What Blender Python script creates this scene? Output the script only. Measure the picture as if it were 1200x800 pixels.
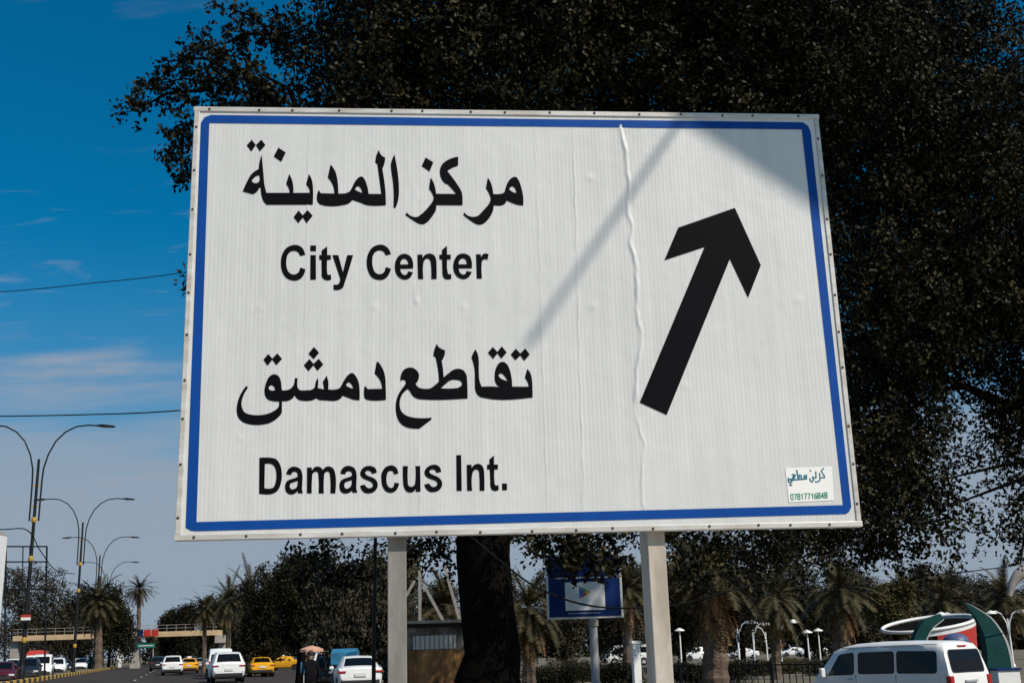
import bpy, bmesh, math, random
import numpy as np
from mathutils import Vector, Matrix
from mathutils.geometry import tessellate_polygon

scene = bpy.context.scene
col = scene.collection
for o in list(bpy.data.objects):
    bpy.data.objects.remove(o)
R = math.radians

# ------------------------------------------------------------------ camera
EYE = Vector((0.0, 0.0, 1.5))
FPX = 1353.3                      # focal length in pixels of a 1200 px wide frame
PITCH, ROLL = 0.26223, -0.0300
_f = Vector((0, math.cos(PITCH), math.sin(PITCH)))
_r0 = Vector((1, 0, 0))
_u0 = _r0.cross(_f)
_r = _r0 * math.cos(ROLL) + _u0 * math.sin(ROLL)
_u = -_r0 * math.sin(ROLL) + _u0 * math.cos(ROLL)
cam_d = bpy.data.cameras.new('camera')
cam_d.sensor_fit = 'HORIZONTAL'
cam_d.sensor_width = 36.0
cam_d.lens = 36.0 * FPX / 1200.0
cam_d.clip_start = 0.05
cam_d.clip_end = 6000
cam = bpy.data.objects.new('camera', cam_d)
col.objects.link(cam)
m3 = Matrix((_r, _u, -_f)).transposed()
cam.matrix_world = Matrix.Translation(EYE) @ m3.to_4x4()
scene.camera = cam

# ------------------------------------------------------------------ light
SUN_AZ, SUN_EL = R(317.5), R(44.0)     # azimuth counted from +X towards +Y
SUN = Vector((math.cos(SUN_AZ) * math.cos(SUN_EL), math.sin(SUN_AZ) * math.cos(SUN_EL), math.sin(SUN_EL)))
sun_d = bpy.data.lights.new('sun', 'SUN')
sun_d.energy = 4.6
sun_d.angle = R(0.53)
sun_d.color = (1.0, 0.92, 0.82)
sun = bpy.data.objects.new('sun', sun_d)
col.objects.link(sun)
sun.rotation_euler = SUN.to_track_quat('Z', 'Y').to_euler()
sun.location = SUN * 60

world = bpy.data.worlds.new('World')
scene.world = world
world.use_nodes = True
wn, wl = world.node_tree.nodes, world.node_tree.links
wn.clear()
w_out = wn.new('ShaderNodeOutputWorld')
w_bg = wn.new('ShaderNodeBackground')
w_bg.inputs['Strength'].default_value = 0.075
sky = wn.new('ShaderNodeTexSky')
sky.sky_type = 'NISHITA'
sky.sun_disc = False
sky.sun_elevation = SUN_EL
sky.sun_rotation = (math.pi / 2 - SUN_AZ) % (2 * math.pi)
sky.altitude = 0
sky.air_density = 1.0
sky.dust_density = 1.6
sky.ozone_density = 3.0
# photograph's cool grade of the open sky
w_gam = wn.new('ShaderNodeGamma')
w_gam.inputs[1].default_value = 1.0
w_tint = wn.new('ShaderNodeMix'); w_tint.data_type = 'RGBA'; w_tint.blend_type = 'MULTIPLY'
w_tint.inputs['Factor'].default_value = 1.0
w_tint.inputs['B'].default_value = (0.012, 0.93, 1.27, 1)
# thin high cloud: noise on a plane above the place
tc = wn.new('ShaderNodeTexCoord')
sep = wn.new('ShaderNodeSeparateXYZ')
wl.new(tc.outputs['Generated'], sep.inputs[0])
def wmath(op, a, b=None, c=None):
    n = wn.new('ShaderNodeMath'); n.operation = op
    for i, x in enumerate((a, b, c)):
        if x is None: continue
        if isinstance(x, (int, float)): n.inputs[i].default_value = x
        else: wl.new(x, n.inputs[i])
    return n.outputs[0]
zc = wmath('ADD', wmath('MAXIMUM', sep.outputs['Z'], 0.0), 0.10)
cmb = wn.new('ShaderNodeCombineXYZ')
wl.new(wmath('DIVIDE', sep.outputs['X'], zc), cmb.inputs[0])
wl.new(wmath('DIVIDE', sep.outputs['Y'], zc), cmb.inputs[1])
mp = wn.new('ShaderNodeMapping')
mp.inputs['Location'].default_value = (0.35, 0.8, 0.0)
mp.inputs['Scale'].default_value = (0.75, 1.9, 1.0)
wl.new(cmb.outputs[0], mp.inputs[0])
nz = wn.new('ShaderNodeTexNoise')
nz.inputs['Scale'].default_value = 1.15
nz.inputs['Detail'].default_value = 9
nz.inputs['Roughness'].default_value = 0.58
nz.inputs['Distortion'].default_value = 0.35
wl.new(mp.outputs[0], nz.inputs['Vector'])
ramp = wn.new('ShaderNodeValToRGB')
ramp.color_ramp.elements[0].position = 0.57
ramp.color_ramp.elements[1].position = 0.76
wl.new(nz.outputs['Fac'], ramp.inputs[0])
# veil of haze and thin cloud that thickens towards the horizon
def smooth(x, a, b, lo, hi):
    n = wn.new('ShaderNodeMapRange'); n.interpolation_type = 'SMOOTHSTEP'
    wl.new(x, n.inputs[0])
    for i, q in enumerate((a, b, lo, hi)): n.inputs[i + 1].default_value = q
    return n.outputs[0]
zn = wmath('ADD', sep.outputs['Z'], wmath('MULTIPLY', wmath('SUBTRACT', nz.outputs['Fac'], 0.5), -0.22))
bank = smooth(zn, 0.250, 0.170, 0.0, 0.55)              # ragged bank of thin cloud low in the sky
haze_ = smooth(sep.outputs['Z'], 0.36, 0.02, 0.0, 0.48)
mp2 = wn.new('ShaderNodeMapping')                        # small streaked cloudlets at middle height
mp2.inputs['Location'].default_value = (1.9, 0.3, 0.0); mp2.inputs['Scale'].default_value = (1.6, 4.6, 1.0)
wl.new(cmb.outputs[0], mp2.inputs[0])
nz2 = wn.new('ShaderNodeTexNoise'); nz2.inputs['Scale'].default_value = 2.1; nz2.inputs['Detail'].default_value = 8; nz2.inputs['Roughness'].default_value = .62; nz2.inputs['Distortion'].default_value = .6
wl.new(mp2.outputs[0], nz2.inputs['Vector'])
cl2 = wmath('MULTIPLY', smooth(nz2.outputs['Fac'], 0.55, 0.74, 0.0, 0.42), wmath('MULTIPLY', smooth(sep.outputs['Z'], 0.22, 0.30, 0.0, 1.0), smooth(sep.outputs['Z'], 0.42, 0.36, 0.0, 1.0)))
wisp = wmath('ADD', wmath('MULTIPLY', ramp.outputs[0], 0.40), cl2)
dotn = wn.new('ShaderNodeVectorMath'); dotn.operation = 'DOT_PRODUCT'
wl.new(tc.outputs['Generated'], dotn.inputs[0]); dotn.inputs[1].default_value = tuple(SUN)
fill_aureole = smooth(dotn.outputs['Value'], 0.2, 1.0, 0.0, 0.5)  # whitened sky around the sun, added out of view to neutralise blue shadows
fac = wmath('MINIMUM', wmath('ADD', wmath('ADD', wmath('ADD', bank, haze_), wisp), fill_aureole), 0.95)
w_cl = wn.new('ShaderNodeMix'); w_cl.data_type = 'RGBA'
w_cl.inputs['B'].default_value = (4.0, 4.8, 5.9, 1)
wl.new(sky.outputs[0], w_gam.inputs[0])
wl.new(w_gam.outputs[0], w_tint.inputs['A'])
wl.new(w_tint.outputs['Result'], w_cl.inputs['A'])
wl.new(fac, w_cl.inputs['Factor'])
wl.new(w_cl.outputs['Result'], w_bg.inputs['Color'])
wl.new(w_bg.outputs[0], w_out.inputs[0])

vs = scene.view_settings
vs.view_transform = 'Standard'
vs.look = 'None'
vs.exposure = 0.0
vs.gamma = 1.0
vs.use_curve_mapping = False
scene.render.engine = 'CYCLES'
scene.cycles.use_denoising = True
scene.cycles.max_bounces = 6
scene.cycles.transparent_max_bounces = 6

# ------------------------------------------------------------------ layout helpers
def ray(px, py):
    return _f + _r * ((px - 600) / FPX) - _u * ((py - 400) / FPX)
def at(px, py, Y):
    d = ray(px, py)
    return EYE + d * (Y / d.y)
def gz(x, y=0):
    # the ground falls gently towards the park, with a shallow dip where the minibus stands
    return -0.012 * x - 0.40 * math.exp(-((x - 11.0) ** 2 + (y - 33.0) ** 2) / 100.0)
def foot(px, Y):
    """ground point Y metres ahead in the direction of picture column px (read at eye level)"""
    p = at(px, 765, Y)
    return Vector((p.x, Y, gz(p.x, Y)))
def pxm(Y):
    return FPX * math.cos(PITCH) / Y / math.cos(PITCH) ** 2 * 0.97

def tag(o, label=None, cat=None, group=None, kind=None):
    if label: o['label'] = label
    if cat: o['category'] = cat
    if group: o['group'] = group
    if kind: o['kind'] = kind
    return o
def thing(name, label, cat, loc=(0, 0, 0), rz=0.0, group=None):
    o = bpy.data.objects.new(name, None)
    o.empty_display_size = 0.2
    col.objects.link(o)
    o.location = loc
    o.rotation_euler = (0, 0, rz)
    return tag(o, label, cat, group)
def link(name, me, parent=None, loc=None, rot=None, scale=None):
    o = bpy.data.objects.new(name, me)
    col.objects.link(o)
    if parent: o.parent = parent
    if loc is not None: o.location = loc
    if rot is not None: o.rotation_euler = rot
    if scale is not None: o.scale = scale
    return o
def kids(o):
    return [c for c in bpy.data.objects if c.parent is o]
def copy_tree(o, parent=None):
    c = o.copy(); col.objects.link(c)
    if parent: c.parent = parent
    for ch in kids(o): copy_tree(ch, c)
    return c

class MB:
    """collects faces for one mesh object"""
    def __init__(s): s.v = []; s.f = []
    def add(s, vs_, fs):
        b = len(s.v); s.v += [tuple(p) for p in vs_]; s.f += [tuple(b + i for i in q) for q in fs]; return s
    def box(s, c, d, rz=0.0, M=None):
        x, y, z = d[0] / 2, d[1] / 2, d[2] / 2
        p = [Vector((sx * x, sy * y, sz * z)) for sz in (-1, 1) for sy in (-1, 1) for sx in (-1, 1)]
        m = M if M is not None else Matrix.Rotation(rz, 3, 'Z')
        p = [m @ q + Vector(c) for q in p]
        return s.add(p, [(0, 2, 3, 1), (4, 5, 7, 6), (0, 1, 5, 4), (2, 6, 7, 3), (0, 4, 6, 2), (1, 3, 7, 5)])
    def bar(s, a, b, w, h=None):
        a, b = Vector(a), Vector(b); d = b - a
        q = d.to_track_quat('X', 'Z').to_matrix()
        return s.box((a + b) / 2, (d.length, w, h or w), M=q)
    def tube(s, pts, rad, n=8, cap=True):
        pts = [Vector(p) for p in pts]
        if not hasattr(rad, '__len__'): rad = [rad] * len(pts)
        b = len(s.v); prev = None
        for i, p in enumerate(pts):
            t = (pts[min(i + 1, len(pts) - 1)] - pts[max(i - 1, 0)]).normalized()
            if prev is None:
                a = Vector((0, 0, 1)) if abs(t.z) < .9 else Vector((1, 0, 0))
                e1 = t.cross(a).normalized()
            else:
                e1 = (prev - t * prev.dot(t)).normalized()
            prev = e1; e2 = t.cross(e1)
            for k in range(n):
                an = 2 * math.pi * k / n
                s.v.append(tuple(p + (e1 * math.cos(an) + e2 * math.sin(an)) * rad[i]))
        for i in range(len(pts) - 1):
            for k in range(n):
                s.f.append((b + i * n + k, b + i * n + (k + 1) % n, b + (i + 1) * n + (k + 1) % n, b + (i + 1) * n + k))
        if cap:
            s.f.append(tuple(b + k for k in reversed(range(n))))
            s.f.append(tuple(b + (len(pts) - 1) * n + k for k in range(n)))
        return s
    def lathe(s, prof, n=12, c=(0, 0, 0)):
        b = len(s.v); c = Vector(c)
        for r_, z in prof:
            for k in range(n):
                an = 2 * math.pi * k / n
                s.v.append(tuple(c + Vector((r_ * math.cos(an), r_ * math.sin(an), z))))
        for i in range(len(prof) - 1):
            for k in range(n):
                s.f.append((b + i * n + k, b + i * n + (k + 1) % n, b + (i + 1) * n + (k + 1) % n, b + (i + 1) * n + k))
        s.f.append(tuple(b + k for k in reversed(range(n))))
        s.f.append(tuple(b + (len(prof) - 1) * n + k for k in range(n)))
        return s
    def prism(s, poly, fn, t0, t1):
        """poly: 2-D loop; fn(a, b, t) -> point; extruded from t0 to t1"""
        n = len(poly)
        vs_ = [fn(a, b, t0) for a, b in poly] + [fn(a, b, t1) for a, b in poly]
        return s.add(vs_, [tuple(reversed(range(n))), tuple(range(n, 2 * n))] + [(i, (i + 1) % n, n + (i + 1) % n, n + i) for i in range(n)])
    def mesh(s, name, mat, smooth=None):
        me = bpy.data.meshes.new(name)
        me.from_pydata(s.v, [], s.f)
        if smooth is not None:
            me.shade_smooth(); me.set_sharp_from_angle(angle=R(smooth))
        if mat: me.materials.append(mat)
        me.update()
        return me
    def build(s, name, mat, parent=None, smooth=None, fix=True, **kw):
        me = s.mesh(name, mat, smooth)
        if fix:
            bm = bmesh.new(); bm.from_mesh(me); bmesh.ops.recalc_face_normals(bm, faces=bm.faces); bm.to_mesh(me); bm.free()
        return link(name, me, parent, **kw)

def bevel(o, w=0.02, seg=2, ang=40):
    m = o.modifiers.new('bevel', 'BEVEL'); m.width = w; m.segments = seg; m.limit_method = 'ANGLE'; m.angle_limit = R(ang)
    return o

# ------------------------------------------------------------------ materials
def mat(name, c, rough=0.6, metal=0.0, var=0.0, vscale=3.0, dark=None, bump=0.0, bscale=30.0, spec=0.5, stretch=None):
    """Principled material; colour wanders between c and dark through object-space noise"""
    m = bpy.data.materials.new(name); m.use_nodes = True
    n, l = m.node_tree.nodes, m.node_tree.links
    b = n['Principled BSDF']
    b.inputs['Base Color'].default_value = (*c, 1)
    b.inputs['Roughness'].default_value = rough
    b.inputs['Metallic'].default_value = metal
    b.inputs['Specular IOR Level'].default_value = spec
    t = n.new('ShaderNodeTexCoord'); src = t.outputs['Object']
    if stretch:
        mpn = n.new('ShaderNodeMapping'); mpn.inputs['Scale'].default_value = stretch
        l.new(src, mpn.inputs[0]); src = mpn.outputs[0]
    if var > 0 or dark:
        z = n.new('ShaderNodeTexNoise'); z.inputs['Scale'].default_value = vscale; z.inputs['Detail'].default_value = 7; z.inputs['Roughness'].default_value = .62
        l.new(src, z.inputs['Vector'])
        r_ = n.new('ShaderNodeValToRGB'); r_.color_ramp.elements[0].position = .36; r_.color_ramp.elements[1].position = .66
        dk = dark or tuple(x * (1 - var) for x in c)
        r_.color_ramp.elements[0].color = (*dk, 1); r_.color_ramp.elements[1].color = (*c, 1)
        l.new(z.outputs['Fac'], r_.inputs[0]); l.new(r_.outputs[0], b.inputs['Base Color'])
    if bump:
        z2 = n.new('ShaderNodeTexNoise'); z2.inputs['Scale'].default_value = bscale; z2.inputs['Detail'].default_value = 4
        l.new(src, z2.inputs['Vector'])
        bp = n.new('ShaderNodeBump'); bp.inputs['Strength'].default_value = bump; bp.inputs['Distance'].default_value = .02
        l.new(z2.outputs['Fac'], bp.inputs['Height']); l.new(bp.outputs[0], b.inputs['Normal'])
    return m
def leaf_mat(name, c, c2, rough=.5, spec=.35):
    m = bpy.data.materials.new(name); m.use_nodes = True
    n, l = m.node_tree.nodes, m.node_tree.links
    b = n['Principled BSDF']
    a = n.new('ShaderNodeAttribute'); a.attribute_name = 'tone'
    r_ = n.new('ShaderNodeValToRGB')
    r_.color_ramp.elements[0].color = (*c, 1); r_.color_ramp.elements[1].color = (*c2, 1)
    l.new(a.outputs['Fac'], r_.inputs[0]); l.new(r_.outputs[0], b.inputs['Base Color'])
    b.inputs['Roughness'].default_value = rough
    b.inputs['Specular IOR Level'].default_value = spec
    return m
M = {}
M['asphalt'] = mat('asphalt', (.060, .050, .047), .95, var=.35, vscale=.6, bump=.3, bscale=60, spec=.08)
M['ground'] = mat('ground', (.16, .125, .085), .95, dark=(.09, .08, .05), vscale=.25, bump=.4, bscale=12)
M['paving'] = mat('paving', (.50, .47, .43), .9, var=.25, vscale=1.2)  # pale tone chosen for bounce light on the sign
M['paint_white'] = mat('paint_white', (.6, .58, .54), .7, var=.3, vscale=4)
M['kerb_yellow'] = mat('kerb_yellow', (.60, .36, .04), .7, var=.25, vscale=5)
M['kerb_black'] = mat('kerb_black', (.03, .03, .03), .7, var=.3, vscale=5)
M['black_paint'] = mat('black_paint', (.009, .009, .010), .5, spec=.25)
M['black_vinyl'] = mat('black_vinyl', (.0035, .0036, .005), .65, var=.3, vscale=8, spec=.06)
M['blue_vinyl'] = mat('blue_vinyl', (.003, .058, .28), .6, var=.15, vscale=3, spec=.12)
M['frame_metal'] = mat('frame_metal', (.62, .60, .57), .45, metal=.15, dark=(.42, .38, .33), vscale=5, stretch=(.6, 2, 2))
M['screw'] = mat('screw', (.10, .07, .05), .6, metal=.5, var=.4, vscale=40)
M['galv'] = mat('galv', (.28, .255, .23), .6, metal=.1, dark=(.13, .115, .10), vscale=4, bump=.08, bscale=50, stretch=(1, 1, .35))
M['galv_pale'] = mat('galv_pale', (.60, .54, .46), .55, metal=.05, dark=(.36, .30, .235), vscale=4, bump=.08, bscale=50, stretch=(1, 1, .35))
M['bark'] = mat('bark', (.006, .005, .0042), .95, spec=.04, var=.5, vscale=5, bump=.9, bscale=9, stretch=(1, 1, .3))
M['ficus_leaf'] = leaf_mat('ficus_leaf', (.0035, .0045, .0018), (.052, .044, .017), .55, .10)  # near-black to bright range puts shade and sun into the leaf colour
M['dark_leaf'] = leaf_mat('dark_leaf', (.006, .0068, .0035), (.040, .036, .016), .7, .1)
M['olive_leaf'] = leaf_mat('olive_leaf', (.045, .038, .012), (.11, .085, .022), .6, .2)
M['grey_leaf'] = leaf_mat('grey_leaf', (.022, .020, .013), (.082, .068, .044), .7, .1)
M['palm_leaf'] = leaf_mat('palm_leaf', (.022, .020, .009), (.082, .066, .030), .6, .15)
M['dead_leaf'] = leaf_mat('dead_leaf', (.09, .052, .026), (.22, .13, .065), .8, .1)
M['palm_trunk'] = mat('palm_trunk', (.16, .11, .075), .95, dark=(.06, .042, .03), vscale=6, bump=.8, bscale=14)
M['cream'] = mat('cream', (.60, .42, .24), .7, var=.2, vscale=.6)
M['concrete'] = mat('concrete', (.40, .36, .31), .9, var=.3, vscale=1.2)
M['glass'] = mat('glass', (.004, .0045, .006), .08, spec=.28)
M['rubber'] = mat('rubber', (.012, .012, .012), .75)
M['red_lens'] = mat('red_lens', (.35, .012, .01), .25)
M['clear_lens'] = mat('clear_lens', (.6, .6, .62), .15)
M['plate'] = mat('plate', (.62, .62, .6), .5)
M['car_white'] = mat('car_white', (.76, .76, .75), .32, var=.10, vscale=1.4)
M['car_yellow'] = mat('car_yellow', (.72, .34, .012), .3, var=.06, vscale=2)
M['car_dark'] = mat('car_dark', (.016, .018, .022), .25)
M['car_red'] = mat('car_red', (.07, .008, .014), .25)
M['car_silver'] = mat('car_silver', (.20, .26, .33), .3, metal=.3)
M['white'] = mat('white', (.78, .77, .75), .5, var=.08, vscale=3)
M['red'] = mat('red', (.45, .03, .02), .55, var=.15, vscale=3)
M['green_paint'] = mat('green_paint', (.004, .050, .048), .7, spec=.15, var=.3, vscale=2)
M['sign_blue'] = mat('sign_blue', (.004, .024, .12), .5, spec=.2, var=.1, vscale=2)
M['tarp_blue'] = mat('tarp_blue', (.03, .20, .36), .6, var=.4, vscale=2)
M['salmon'] = mat('salmon', (.60, .32, .22), .7, var=.15, vscale=2)
M['grey_pole'] = mat('grey_pole', (.42, .42, .43), .45, metal=.1, var=.12, vscale=4)
M['steel_pale'] = mat('steel_pale', (.30, .27, .24), .6, var=.25, vscale=4)
M['yellow_band'] = mat('yellow_band', (.42, .24, .03), .6)
M['cable'] = mat('cable', (.006, .006, .007), .8, spec=.1)
# ------------------------------------------------------------------ setting
def sheet(name, poly, dz, m, kind='structure', parent=None):
    me = bpy.data.meshes.new(name)
    me.from_pydata([(x, y, gz(x) + dz) for x, y in poly], [], [tuple(range(len(poly)))])
    me.materials.append(m)
    o = link(name, me, parent)
    if kind: o['kind'] = kind
    return o
gxs = sorted(set([-900, -400, -200, -100, -50, -20, 60, 100, 200, 400, 900] + list(range(-14, 46, 2))))
gys = sorted(set([-60, -20, 0, 70, 120, 250, 500, 900, 1500] + list(range(4, 66, 2))))
gm = MB()
gm.v = [(x, y, gz(x, y)) for y in gys for x in gxs]
gm.f = [(j * len(gxs) + i, j * len(gxs) + i + 1, (j + 1) * len(gxs) + i + 1, (j + 1) * len(gxs) + i) for j in range(len(gys) - 1) for i in range(len(gxs) - 1)]
gro = gm.build('ground', M['ground'], smooth=60, fix=False); gro['kind'] = 'structure'
# dual carriageway that runs ahead and to the left: left edge x = -10.4 - .285 y
def kx(y): return -10.4 - .285 * y
sheet('road', [(kx(-40), -40), (-4, -40), (-5, 20), (-7.5, 45), (-14.5, 85), (-24, 130), (-50, 250), (kx(420) + 16, 420), (kx(420), 420)], .004, M['asphalt'])
sheet('opposite_road', [(kx(-40) - 24, -40), (kx(-40) - 5.2, -40), (kx(420) - 5.2, 420), (kx(420) - 24, 420)], .004, M['asphalt'])
sheet('pavement', [(-3.6, -40), (26, -40), (26, 8), (4, 12), (-4.4, 12), (-4.4, 8)], .012, M['paving'])  # widened behind the camera and made pale to bounce fill onto the sign
for k in (1,):                                      # lane line
    for j in range(9):
        y0 = 70 + j * 14.0; off = 3.6 * (k + 1)
        if kx(y0) + off > -8 - .24 * (y0 - 45): continue
        w = .075
        o = sheet('lane_marking', [(kx(y0) + off - w, y0), (kx(y0) + off + w, y0), (kx(y0 + 3.2) + off + w, y0 + 3.2), (kx(y0 + 3.2) + off - w, y0 + 3.2)], .009, M['paint_white'])
# raised median with painted kerb stones
md = MB()
for x0, z in ((0, .26),):
    a = [(kx(40) - .25, 40), (kx(420) - .25, 420), (kx(420) - 5.0, 420), (kx(40) - 5.0, 40)]
    b = [(x, y, gz(x)) for x, y in a]; t = [(x, y, gz(x) + z) for x, y in a]
    md.add(b + t, [(0, 1, 2, 3), (4, 5, 6, 7), (0, 1, 5, 4), (1, 2, 6, 5), (2, 3, 7, 6), (3, 0, 4, 7)])
median = md.build('median', M['ground'])
median['kind'] = 'structure'
ks = MB()
L = 1.46
prof = [(-.12, 0), (.12, 0), (.12, .25), (.08, .30), (-.12, .30)]
ks.prism(prof, lambda a, b, t: Vector((a, t, b)), -L / 2, L / 2)
kmy, kmb = ks.mesh('kerb_stone', M['kerb_yellow']), ks.mesh('kerb_stone', M['kerb_black'])
kr = math.atan(.285)
for j in range(90):
    y = 62 + j * 1.5
    x = kx(y) - .12
    link('kerb_stone', kmy if j % 2 else kmb, median, loc=(x, y, gz(x)), rot=(0, 0, kr), scale=(1, 1.036, 1))
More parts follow.
